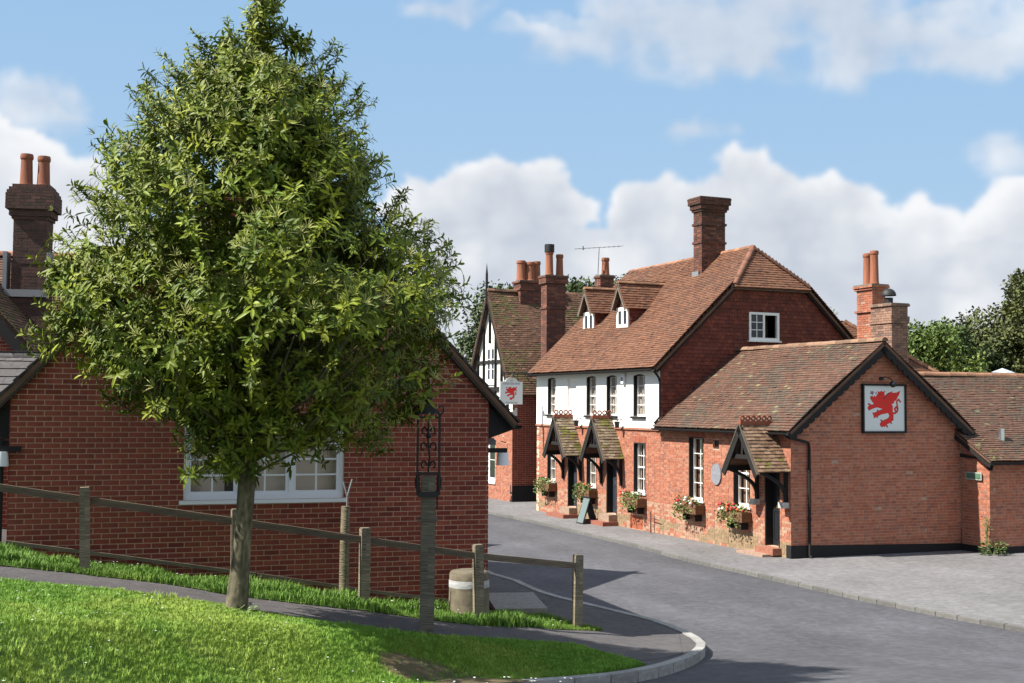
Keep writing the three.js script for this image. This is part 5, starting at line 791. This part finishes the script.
{
  const h = thing('old_house', 'older house with broad stepped chimney and mossy roof behind the tree', 'building', [-11.4, 0.3, -28.5], 0.16);
  new MB().box(ID, -6, 5, -0.3, 4.4, -6, 0).build('wall', M.mortarDk, h);
  const v = V(0, 2.95, -3.2), l = v.length(); tiles(h, Fr([-6, 4.2, 0.2], [1, 0, 0], arr3(v)), [[0, 0], [11.2, 0], [11.2, l], [0, l]], [], { color: roofMoss(3) }); const v2 = V(0, 2.95, 3.2); tiles(h, Fr([5.2, 4.2, -6.2], [-1, 0, 0], arr3(v2)), [[0, 0], [11.2, 0], [11.2, l], [0, l]], [], { color: roofMoss(8) });
  ridgeTiles(h, V(-6, 7.2, -3), V(5.2, 7.2, -3), 0.13, [0.34, 0.15, 0.09], { len: 0.3 });
  stack(h, 0.2, -0.9, 0.76, 0.66, 5.0, 8.55, { color: (s, t, hd) => jit(pick([[0.095, 0.05, 0.04], [0.12, 0.058, 0.046], [0.08, 0.045, 0.038]]), 0.3), profile: [[0.08, -1, 0.04], [0.16, 0.08, 0.1], [0.24, 0.16, 0.14], [0.55, 0.24, 0.16], [0.62, 0.55, 0.13], [0.7, 0.62, 0.09], [0.78, 0.7, 0.04], [1.85, 1.78, 0.03], [9, 1.85, 0.02]], pots: [[-0.19, 0, 0.15, 0.78, [0.30, 0.105, 0.06]], [0.2, 0, 0.15, 0.74, [0.30, 0.105, 0.06]]] });
  new MB().box(ID, -0.34, 0.64, 5.95, 6.12, -0.53, -0.49).box(ID, -0.38, -0.29, 6.12, 7.0, -0.9, -0.5).box(ID, 0.59, 0.68, 6.12, 7.0, -0.9, -0.5).build('flashing', M.lead, h);
  // front gable wing with black barge boards
  const G = Fr([-3.2, 0.5, 1.9], [1, 0, 0], [0, 1, 0]); brickWall(h, G, [[0, -0.8], [4.6, -0.8], [4.6, 3.4], [2.3, 6.0], [0, 3.4]], [], { color: houseBrick, mortar: M.mortarDk });
  bargeBoard(h, Fr([-3.2, 0.5, 2.2], [1, 0, 0], [0, 1, 0]), [[-0.3, 3.2], [2.3, 6.15], [4.9, 3.2]], 0.3, 0.06, 'barge_board', M.black);
  for (const sd of [-1, 1]) { const t = V(-sd * 2.6, 2.95, 0), tl = t.length(); tiles(h, Fr([-0.9 + sd * 2.6, 3.7, sd > 0 ? 2.2 : -1.2], [0, 0, -sd], arr3(t)), [[0, 0], [3.4, 0], [3.4, tl], [0, tl]], [], { color: roofMoss(5) }); }
}

// ================================================================= FENCE, POSTS, STONES
rnd = rngOf(41);
{
  const posts = [[-7.3, -15.9], [-5.57, -16.5], [-3.72, -17.1], [-2.06, -17.75], [-0.46, -18.4], [1.05, -19.8]]; const f = thing('rail_fence', 'weathered oak post and rail fence along the grass verge', 'fence', [posts[2][0], 0, posts[2][1]]);
  const O = V(posts[2][0], 0, posts[2][1]); const tops = [];
  posts.forEach(([x, z], i) => { const y = landY(x, z), h = [1.1, 1.12, 1.1, 1.08, 1.1, 1.14][i]; const m = new THREE.Matrix4().makeRotationFromEuler(new THREE.Euler(rr(-0.025, 0.025), 0.32 + rr(-0.1, 0.1), rr(-0.025, 0.025))); m.setPosition(x - O.x, y, z - O.z); const w = 0.065; const mb = new MB(); const c = jit([0.40, 0.34, 0.235], 0.15); mb.box(m, -w, w, -0.3, h, -w, w, c, 't'); mb.box(m, -w + 0.008, w - 0.008, h, h + 0.012, -w + 0.008, w - 0.008, c.map((q) => q * 1.1)); mb.build('post', M.oak, f); tops.push(V(x - O.x, y + h, z - O.z)); });
  for (let i = 0; i + 1 < tops.length; i++) { const a = tops[i].clone().add(V(0, -0.16, 0)), b = tops[i + 1].clone().add(V(0, -0.16, 0)); const d = b.clone().sub(a).normalize(); new MB().bar(a.addScaledVector(d, 0.05), b.addScaledVector(d, -0.05), 0.07, 0.095, jit([0.27, 0.215, 0.145], 0.2)).build('rail', M.oak, f); }
}
{ // sign post with iron frame
  const x = -1.03, z = -15.62, y = landY(x, z), s = thing('village_sign', 'tall oak post carrying a dark wrought iron lantern shaped frame', 'sign post', [x, y, z], 0.1);
  const mb = new MB(), c = [0.26, 0.235, 0.18]; mb.box(ID, -0.087, 0.087, -0.3, 1.95, -0.087, 0.087, c); mb.box(ID, -0.125, 0.125, 1.4, 1.43, -0.125, 0.125, c.map((q) => q * 0.7)); mb.build('post', M.oak, s);
  const ir = new MB(), r = 0.135; for (const a of [-1, 1]) for (const b of [-1, 1]) ir.bar(V(a * r, 1.72, b * r * 0.6), V(a * r, 2.72, b * r * 0.6), 0.022, 0.022); for (const yy of [1.74, 1.98, 2.68]) for (const a of [-1, 1]) { ir.bar(V(-r, yy, a * r * 0.6), V(r, yy, a * r * 0.6), 0.024, 0.024); ir.bar(V(a * r, yy, -r * 0.6), V(a * r, yy, r * 0.6), 0.024, 0.024); } ir.build('frame', M.iron, s);
  const cap = new MB(); cap.geo(new THREE.CylinderGeometry(0.05, 0.2, 0.14, 4), new THREE.Matrix4().makeRotationY(Math.PI / 4).setPosition(0, 2.79, 0)); cap.tube([V(0, 2.84, 0), V(0, 2.95, 0), V(0, 3.02, 0), V(0, 3.16, 0)], [0.035, 0.055, 0.03, 0.006], [1, 1, 1], 8); for (const a of [-1, 1]) cap.tube([V(a * r, 2.7, 0), V(a * 0.19, 2.76, 0), V(a * 0.17, 2.83, 0), V(a * 0.12, 2.8, 0)], 0.012, [1, 1, 1], 5); cap.build('cap', M.iron, s);
  const fg = new MB(); fg.tube([V(0, 2.0, 0), V(0.015, 2.2, 0), V(-0.01, 2.42, 0), V(0, 2.66, 0)], 0.014, [1, 1, 1], 6); for (const a of [-1, 1]) for (const [y0, r0] of [[2.08, 0.075], [2.3, 0.085], [2.5, 0.07]]) { const p = []; for (let k = 0; k <= 12; k++) { const w = k / 12 * 5.2, q = r0 * (1 - k / 16); p.push(V(a * (0.02 + r0 * 0.55 - Math.cos(w) * q * 0.55), y0 + Math.sin(w) * q, 0.01 * a)); } fg.tube(p, 0.0105, [1, 1, 1], 5); } fg.geo(new THREE.SphereGeometry(0.035, 8, 6), new THREE.Matrix4().makeTranslation(0, 2.45, 0)); fg.build('scrollwork', M.iron, s);
  const sc = new MB(); sc.box(ID, -0.128, 0.128, 1.70, 1.76, -0.128, 0.128); sc.box(ID, -0.12, -0.106, 1.76, 2.0, -0.05, 0.05); sc.box(ID, 0.106, 0.12, 1.55, 2.0, -0.05, 0.05); for (const a of [-1, 1]) sc.tube([V(a * 0.13, 2.0, 0.02), V(a * 0.16, 1.9, 0.02), V(a * 0.15, 1.8, 0.02), V(a * 0.125, 1.78, 0.02)], 0.012, [1, 1, 1], 5); sc.build('collar', M.iron, s);
}
{
  const x = -2.42, z = -18.35, y = landY(x, z), p = thing('stake', 'round wooden stake with a grey metal strap before the house window', 'post', [x, y, z]); new MB().tube([V(0, -0.2, 0), V(0, 0.7, 0.0), V(0.01, 1.36, 0)], [0.075, 0.07, 0.065], [0.32, 0.27, 0.17], 12).build('post', M.oak, p, 0.5); new MB().tube([V(0.03, 1.3, 0), V(0.03, 1.5, 0), V(-0.03, 1.72, 0)], 0.014).tube([V(0.03, 1.5, 0), V(0.1, 1.75, 0)], 0.014).build('strap', M.lead, p);
  // stone drum with white band
  const dx = -0.62, dz = -18.95, dy = landY(dx, dz), d = thing('stone_drum', 'squat stone drum with a painted white band by the house corner', 'bollard', [dx, dy, dz]); const prof = [[0.001, 0.68], [0.2, 0.68], [0.27, 0.665], [0.295, 0.63], [0.30, 0.5], [0.302, 0.3], [0.308, 0.1], [0.31, -0.3]].map(([a, b]) => new THREE.Vector2(a, b)); const lg = new THREE.LatheGeometry(prof.reverse(), 30); const mb = new MB(); mb.geo(lg, null, [0.2, 0.17, 0.125]); for (let i = 0; i < mb.c.length; i += 3) { const k = 0.6 + 0.8 * fbm(mb.p[i] * 9, mb.p[i + 1] * 9, mb.p[i + 2] * 9, 3); mb.c[i] *= k; mb.c[i + 1] *= k; mb.c[i + 2] *= k * 0.95; } mb.build('drum', M.stone, d, 0.5);
  const bl = new THREE.LatheGeometry([[0.303, 0.43], [0.3045, 0.44], [0.3035, 0.53], [0.301, 0.54]].map(([a, b]) => new THREE.Vector2(a, b)), 40); new MB().geo(bl, null, [0.62, 0.63, 0.64]).build('white_band', M.stone, d, 0.5);
  const sc = new MB(); for (let k = 0; k < 3; k++) { const pts = []; for (let i = 0; i <= 10; i++) { const a = 2.0 - 0.16 * k + i * 0.095 + k * 0.1, yy = 0.66 - i * 0.06 - k * 0.01, rr2 = 0.3035; pts.push(V(-Math.cos(a - 1.57 + 0.9) * rr2 * -1 - 0.0, yy, Math.sin(a - 1.57 + 0.9) * rr2)); } }
  // step block with a concrete slab
  const b = thing('step_block', 'low brick step with concrete slab top by the kerb', 'step', [0.1, 0, -20.9], 0.12); new MB().box(ID, -0.44, 0.4, 0.5, 0.58, -0.85, 0.85, [0.36, 0.34, 0.31]).build('slab', M.stone, b); const bm = new MB(); for (let r = 0; r < 6; r++) for (let k = 0; k < 4; k++) { const a = -0.42 + k * 0.205 + (r % 2 ? -0.1 : 0), a0 = Math.max(a, -0.42), a1 = Math.min(a + 0.195, 0.38); if (a1 - a0 < 0.04) continue; new MB().box(ID, a0, a1, 0.05 + r * 0.075, 0.115 + r * 0.075, 0.78, 0.82, houseBrick()).build('brick', M.brick, b); } bm.box(ID, -0.41, 0.37, 0, 0.499, -0.82, 0.812, [0.25, 0.2, 0.16]); bm.build('core', M.stone, b);
}

// ================================================================= TREES
rnd = rngOf(61);
function leafGeo(L, W, seed, n, len) { // a shoot: n lance leaves round a stem
  const r = rngOf(seed), mb = new MB(); mb.tube([V(0, 0, 0), V(0, len, 0)], 0.004, [0.5, 0.45, 0.25], 4, false);
  for (let i = 0; i < n; i++) {
    const a = i * 2.4 + r() * 1.3, y = len * (0.1 + 0.9 * i / n), up = 0.8 - 0.7 * (1 - i / n) + (r() - 0.5) * 0.8, l = L * (0.55 + 0.75 * r()), w = W * (0.8 + 0.4 * r()); const d = V(Math.cos(a) * Math.cos(up), Math.sin(up), Math.sin(a) * Math.cos(up)), s = d.clone().cross(V(0, 1, 0)).normalize(), n2 = s.clone().cross(d).normalize(); const k = 0.8 + 0.4 * r(), c = [k, k, k * 0.95];
    const b = V(0, y, 0), p1 = b.clone().addScaledVector(d, l * 0.35), p2 = b.clone().addScaledVector(d, l * 0.7).addScaledVector(n2, -l * 0.05).add(V(0, -l * 0.06, 0)), t = b.clone().addScaledVector(d, l).add(V(0, -l * 0.24, 0)); const f = 0.22;
    const q = (p, sg, ww) => p.clone().addScaledVector(s, sg * ww).addScaledVector(n2, f * ww);
    for (const sg of [-1, 1]) { const e1 = q(p1, sg, w * 0.5), e2 = q(p2, sg, w * 0.42); if (sg > 0) { mb.tri(b, e1, p1, c); mb.quad(p1, e1, e2, p2, c); mb.tri(p2, e2, t, c); } else { mb.tri(b, p1, e1, c); mb.quad(p1, p2, e2, e1, c); mb.tri(p2, t, e2, c); } }
  }
  return mb.geometry();
}
{
  const x = -3.22, z = -14.75, y = landY(x, z); const tree = thing('chestnut_tree', 'young broadleaf tree with long glossy leaves on the lawn', 'tree', [x, y, z]);
  const prof = [[1.5, 0.3], [1.87, 0.95], [2.45, 1.72], [3.05, 2.15], [3.5, 2.35], [4.0, 2.15], [4.5, 1.95], [4.96, 1.78], [5.5, 1.45], [5.97, 1.15], [6.47, 0.78], [6.94, 0.34], [7.3, 0.05]]; const rad = (h) => { for (let i = 1; i < prof.length; i++) if (h <= prof[i][0]) return mix(prof[i - 1][1], prof[i][1], clamp((h - prof[i - 1][0]) / (prof[i][0] - prof[i - 1][0]), 0, 1)); return 0.05; };
  const axis = (h) => V(0.02 + 0.035 * h + 0.05 * Math.sin(h * 0.9) + (h > 3 ? -0.02 * (h - 3) : 0), h, 0.04 * Math.sin(h * 0.7));
  const tr = new MB(); const tp = [], rd = []; for (let k = 0; k <= 26; k++) { const h = -0.15 + k / 26 * 7.3; tp.push(axis(Math.max(h, 0)).setY(h)); rd.push(h < 0.05 ? 0.145 : 0.108 * Math.pow(1 - h / 7.6, 0.8) * (1 + 0.06 * Math.sin(h * 5)) + 0.008 + 0.03 * Math.exp(-h * 7)); } tr.tube(tp, rd, [1, 1, 1], 12); tr.build('trunk', M.bark, tree, 0.5);
  const shoots = [], cats = []; const lim = new MB();
  const clumps = [];
  for (let k = 0; k < 500; k++) { // spread of branch ends through the crown, thicker towards the outside
    let h = rr(1.8, 7.3); for (let q = 0; q < 20 && rnd() > Math.pow(rad(h) / 2.35, 1.25) + 0.04; q++) h = rr(1.8, 7.3);
    const a = k * 2.39996 + rr(-0.4, 0.4), f = Math.pow(rr(0.05, 1), 0.5), R = rad(h) * f * clamp(0.42 + 1.15 * noise3(Math.cos(a) * 1.5 + 4, h * 1.15 + 0.4, Math.sin(a) * 1.5 + 4), 0.55, 1.1) * (1 + (h < 4.4 ? 0.1 : 0.02) * Math.cos(a));
    const ax = axis(h), c = V(ax.x + Math.cos(a) * R, h, ax.z + Math.sin(a) * R); clumps.push([c, a, f, h]);
    const hb = Math.max(rr(1.4, 2.2), h - R * 0.6), b = axis(hb), m = b.clone().lerp(c, 0.55).add(V(0, -0.08 * R, 0)); if (k % 2) lim.tube([b, m, c], [0.009 + 0.008 * R, 0.007 + 0.004 * R, 0.004], [1, 1, 1], 5, false);
  }
  for (const [c, a, f, h] of clumps) {
    const n = Math.round(rr(15, 23)), cr = rr(0.2, 0.36) * clamp((7.9 - h) / 2.4, 0.3, 1);
    for (let i = 0; i < n; i++) { const v = V(rr(-1, 1), rr(-0.8, 1), rr(-1, 1)); if (v.length() > 1.1) { i -= 0.6; continue; } const p = c.clone().addScaledVector(v, cr); const out = V(Math.cos(a) * 0.7, 0.55, Math.sin(a) * 0.7).addScaledVector(v, 0.7).normalize(); shoots.push([p, out, rr(0.65, 1.35)]); }
    if (rnd() < 0.8 && f > 0.6) for (let i = 0; i < 4; i++) { const v = V(rr(-1, 1), rr(0, 1), rr(-1, 1)); cats.push([c.clone().addScaledVector(v, cr), V(Math.cos(a) * 0.6 + v.x * 0.4, 0.7, Math.sin(a) * 0.6 + v.z * 0.4).normalize(), rr(0.7, 1.2)]); }
  }
  for (let k = 0; k < 90; k++) { const h = rr(2.2, 6.7), a = rnd() * 6.283, R = rad(h) * rr(0.75, 0.95), ax = axis(h), b = V(ax.x + Math.cos(a) * R, h, ax.z + Math.sin(a) * R), d = V(Math.cos(a) * 0.75, rr(0.35, 1.1), Math.sin(a) * 0.75).normalize(), l = rr(0.25, 0.5); lim.tube([b.clone().addScaledVector(d, -0.25), b.clone().addScaledVector(d, l)], [0.006, 0.003], [1, 1, 1], 4, false); for (let q = 0; q < 5; q++) shoots.push([b.clone().addScaledVector(d, l * q / 4.5), d.clone().add(V(rr(-0.5, 0.5), rr(-0.2, 0.4), rr(-0.5, 0.5))).normalize(), rr(0.7, 1.1)]); }
  for (let k = 0; k < 26; k++) { const h = rr(6.5, 7.45), d = V(rr(-0.5, 0.5), 1, rr(-0.5, 0.5)).normalize(); shoots.push([axis(h).add(V(rr(-0.1, 0.1), 0, rr(-0.1, 0.1))), d, rr(0.7, 1.1)]); }
  lim.build('limbs', M.bark, tree, 0.5);
  const q = new THREE.Quaternion(), m = new THREE.Matrix4(), col = new THREE.Color(), Y = V(0, 1, 0);
  const vs = [1, 2, 3, 4, 5, 6].map((k) => leafGeo(0.125, 0.029, k, 10, 0.12)); const by = [[], [], [], [], [], []]; shoots.forEach((s) => by[Math.floor(rnd() * 6)].push(s));
  by.forEach((list, k) => { const im = new THREE.InstancedMesh(vs[k], M.leaf, list.length); list.forEach(([p, d, s], i) => { q.setFromUnitVectors(Y, d); q.multiply(new THREE.Quaternion().setFromAxisAngle(Y, rnd() * 6.28)); m.compose(p, q, V(s, s, s)); im.setMatrixAt(i, m); const t = rnd(), kk = rr(0.75, 1.2), yo = rnd() < 0.3 ? 1 : 0; im.setColorAt(i, col.setRGB(mix(0.075, 0.225, t * 0.6 + 0.4 * yo) * kk, mix(0.122, 0.255, t * 0.6 + 0.4 * yo) * kk, mix(0.010, 0.018, t) * kk)); }); im.castShadow = im.receiveShadow = true; im.name = 'crown'; im.userData.kind = 'stuff'; tree.add(im); });
  const cg = new MB(), cr = rngOf(8); for (let i = 0; i < 12; i++) { const a = i * 2.4, e = 0.3 + cr() * 0.9, d = V(Math.cos(a) * Math.cos(e), Math.sin(e), Math.sin(a) * Math.cos(e)), l = 0.09 + 0.07 * cr(), s = d.clone().cross(V(0, 1, 0)).normalize().multiplyScalar(0.0045), t = d.clone().multiplyScalar(l), mdd = d.clone().multiplyScalar(l * 0.55).add(V(0, 0.012, 0)); cg.quad(s.clone().negate(), s, mdd.clone().add(s), mdd.clone().sub(s), [1, 1, 1]); cg.tri(mdd.clone().sub(s), mdd.clone().add(s), t, [1, 1, 1]); }
  const im = new THREE.InstancedMesh(cg.geometry(), M.blade, cats.length); cats.forEach(([p, d, s], i) => { q.setFromUnitVectors(Y, d); m.compose(p, q, V(s, s, s)); im.setMatrixAt(i, m); const k = rr(0.8, 1.2); im.setColorAt(i, col.setRGB(0.27 * k, 0.28 * k, 0.08 * k)); }); im.castShadow = im.receiveShadow = true; im.name = 'catkins'; im.userData.kind = 'stuff'; tree.add(im);
  bush('weed', 'small leafy plants round the foot of the young tree', 'weed', [x - 0.02, y, z + 0.2], 130, 0.3, 0.1, [[0.11, 0.17, 0.05], [0.16, 0.2, 0.09]], 0.06);
}
// far trees: trunk, limbs, clumps of small leaves
const farGeos = [1, 2].map((k) => { const r = rngOf(70 + k), mb = new MB(); for (let i = 0; i < 14; i++) { const p = V(r() - 0.5, (r() - 0.5) * 0.8, r() - 0.5), d = V(r() - 0.5, r() - 0.35, r() - 0.5).normalize(), s = d.clone().cross(V(r() - 0.5, 1, r() - 0.5)).normalize(), l = 0.30, w = 0.10, kk = 0.8 + 0.4 * r(); const t = p.clone().addScaledVector(d, l), mm = p.clone().addScaledVector(d, l * 0.5); mb.tri(p, mm.clone().addScaledVector(s, w), t, [kk, kk, kk]); mb.tri(p, t, mm.clone().addScaledVector(s, -w), [kk, kk, kk]); } return mb.geometry(); });
function farTree(name, label, p, h, R, cols, o = {}) {
  const t = thing(name, label, 'tree', p, 0, o.group); const tr = new MB(); tr.tube([V(0, -0.2, 0), V(0.1, h * 0.35, 0), V(0, h * 0.9, 0)], [R * 0.10, R * 0.07, 0.03], [1, 1, 1], 8); const cl = [];
  const n = o.n || 60; for (let k = 0; k < n; k++) { const a = k * 2.4 + rr(-0.5, 0.5), fh = o.low !== undefined ? mix(o.low, 0.97, rnd()) : rr(0.3, 0.97), f = o.cone ? (1 - fh) * 1.15 + 0.12 : Math.sqrt(Math.max(0.05, 1 - Math.pow((fh - 0.58) / 0.46, 2))), q = R * f * Math.pow(rnd(), 0.4); const c = V(Math.cos(a) * q, fh * h, Math.sin(a) * q); cl.push(c); if (k % 2 === 0) tr.tube([V(0, Math.max(h * 0.2, c.y - q * (o.flat ? 0.1 : 0.6)), 0), c], [0.07, 0.02], [1, 1, 1], 5, false); }
  tr.build('trunk', M.bark, t, 0.5); const list = []; for (const c of cl) { const cr = (o.cr || 0.8) * rr(0.7, 1.3); for (let i = 0; i < (o.per || 26); i++) { const v = V(rr(-1, 1), rr(-1, 1), rr(-1, 1)); if (v.length() > 1) continue; list.push(c.clone().add(V(v.x * cr, v.y * cr * (o.flat ? 0.32 : 0.8) - (o.flat ? Math.hypot(v.x, v.z) * 0.2 : 0), v.z * cr))); } }
  const im = new THREE.InstancedMesh(farGeos[Math.floor(rnd() * 2)], M.farLeaf, list.length), m = new THREE.Matrix4(), q = new THREE.Quaternion(), c = new THREE.Color(); list.forEach((v, i) => { q.setFromEuler(new THREE.Euler(rr(-0.5, 0.5), rnd() * 6.3, rr(-0.5, 0.5))); const s = (o.s || 0.9) * rr(0.7, 1.3); m.compose(v, q, V(s, s, s)); im.setMatrixAt(i, m); const k = jit(pick(cols), 0.35); im.setColorAt(i, c.setRGB(...k)); }); im.castShadow = im.receiveShadow = true; im.name = 'crown'; im.userData.kind = 'stuff'; t.add(im); return t;
}
const dark = [[0.045, 0.07, 0.022], [0.055, 0.085, 0.025], [0.07, 0.095, 0.03]], olive = [[0.075, 0.088, 0.022], [0.095, 0.105, 0.028], [0.06, 0.075, 0.022]], bright = [[0.085, 0.135, 0.022], [0.07, 0.115, 0.022], [0.105, 0.155, 0.028]];
farTree('yew_tree', 'large olive green evergreen with layered boughs behind the low wing', [23.3, 0, -52], 9.5, 4.3, olive, { n: 190, cr: 1.2, flat: true, per: 90, low: 0.1, s: 0.55 });
farTree('dark_tree', 'dark rounded tree between the chimney and the olive evergreen', [17.9, 0, -50], 6.9, 2.2, dark, { n: 80, low: 0.2, per: 50, s: 0.6 });
farTree('bright_tree', 'bright green leafy tree just right of the capped chimney', [15.5, 0, -46], 6.7, 1.7, bright, { n: 60, low: 0.2, cr: 0.6, per: 50, s: 0.5 });
farTree('garden_tree', 'dark leafy tree rising behind the pub dormers', [3.9, 0, -62], 9.9, 3.0, dark, { n: 90, low: 0.3, per: 40, s: 0.65 });
farTree('garden_tree', 'thin topped tree behind the chimney with the aerial', [6.4, 0, -66], 10.6, 3.0, dark, { n: 60, low: 0.3, per: 40, s: 0.65 });
farTree('street_tree', 'dark tree behind the finial of the timber framed gable', [-0.3, 0, -66], 9.9, 2.4, dark, { n: 80, low: 0.3, per: 40, s: 0.65 });
farTree('street_tree', 'tree beyond the brick house down the street', [-5.0, 0, -60], 7.4, 2.6, dark, { n: 80, low: 0.3, per: 40, s: 0.65 });
farTree('hedge_tree', 'small tree showing past the tiled gable near the rear range', [14.0, 0, -60], 8.8, 2.2, dark, { n: 40, low: 0.4, per: 40, s: 0.65 });
{ // parasol behind the wing
  const p = thing('parasol', 'pale blue and white parasol top behind the low roof', 'parasol', [15.9, 0, -40.5]); const n = 8, mb = new MB(); for (let k = 0; k < n; k++) { const a = k / n * 6.283, b = (k + 1) / n * 6.283; mb.tri(V(0, 5.12, 0), V(Math.cos(b) * 1.2, 4.68, Math.sin(b) * 1.2), V(Math.cos(a) * 1.2, 4.68, Math.sin(a) * 1.2), k % 2 ? [0.55, 0.62, 0.75] : [0.75, 0.77, 0.8]); } mb.build('canopy', M.pot, p); new MB().tube([V(0, 0, 0), V(0, 5.1, 0)], 0.025).build('pole', M.oakPale, p);
}
renderer.render(scene, camera);
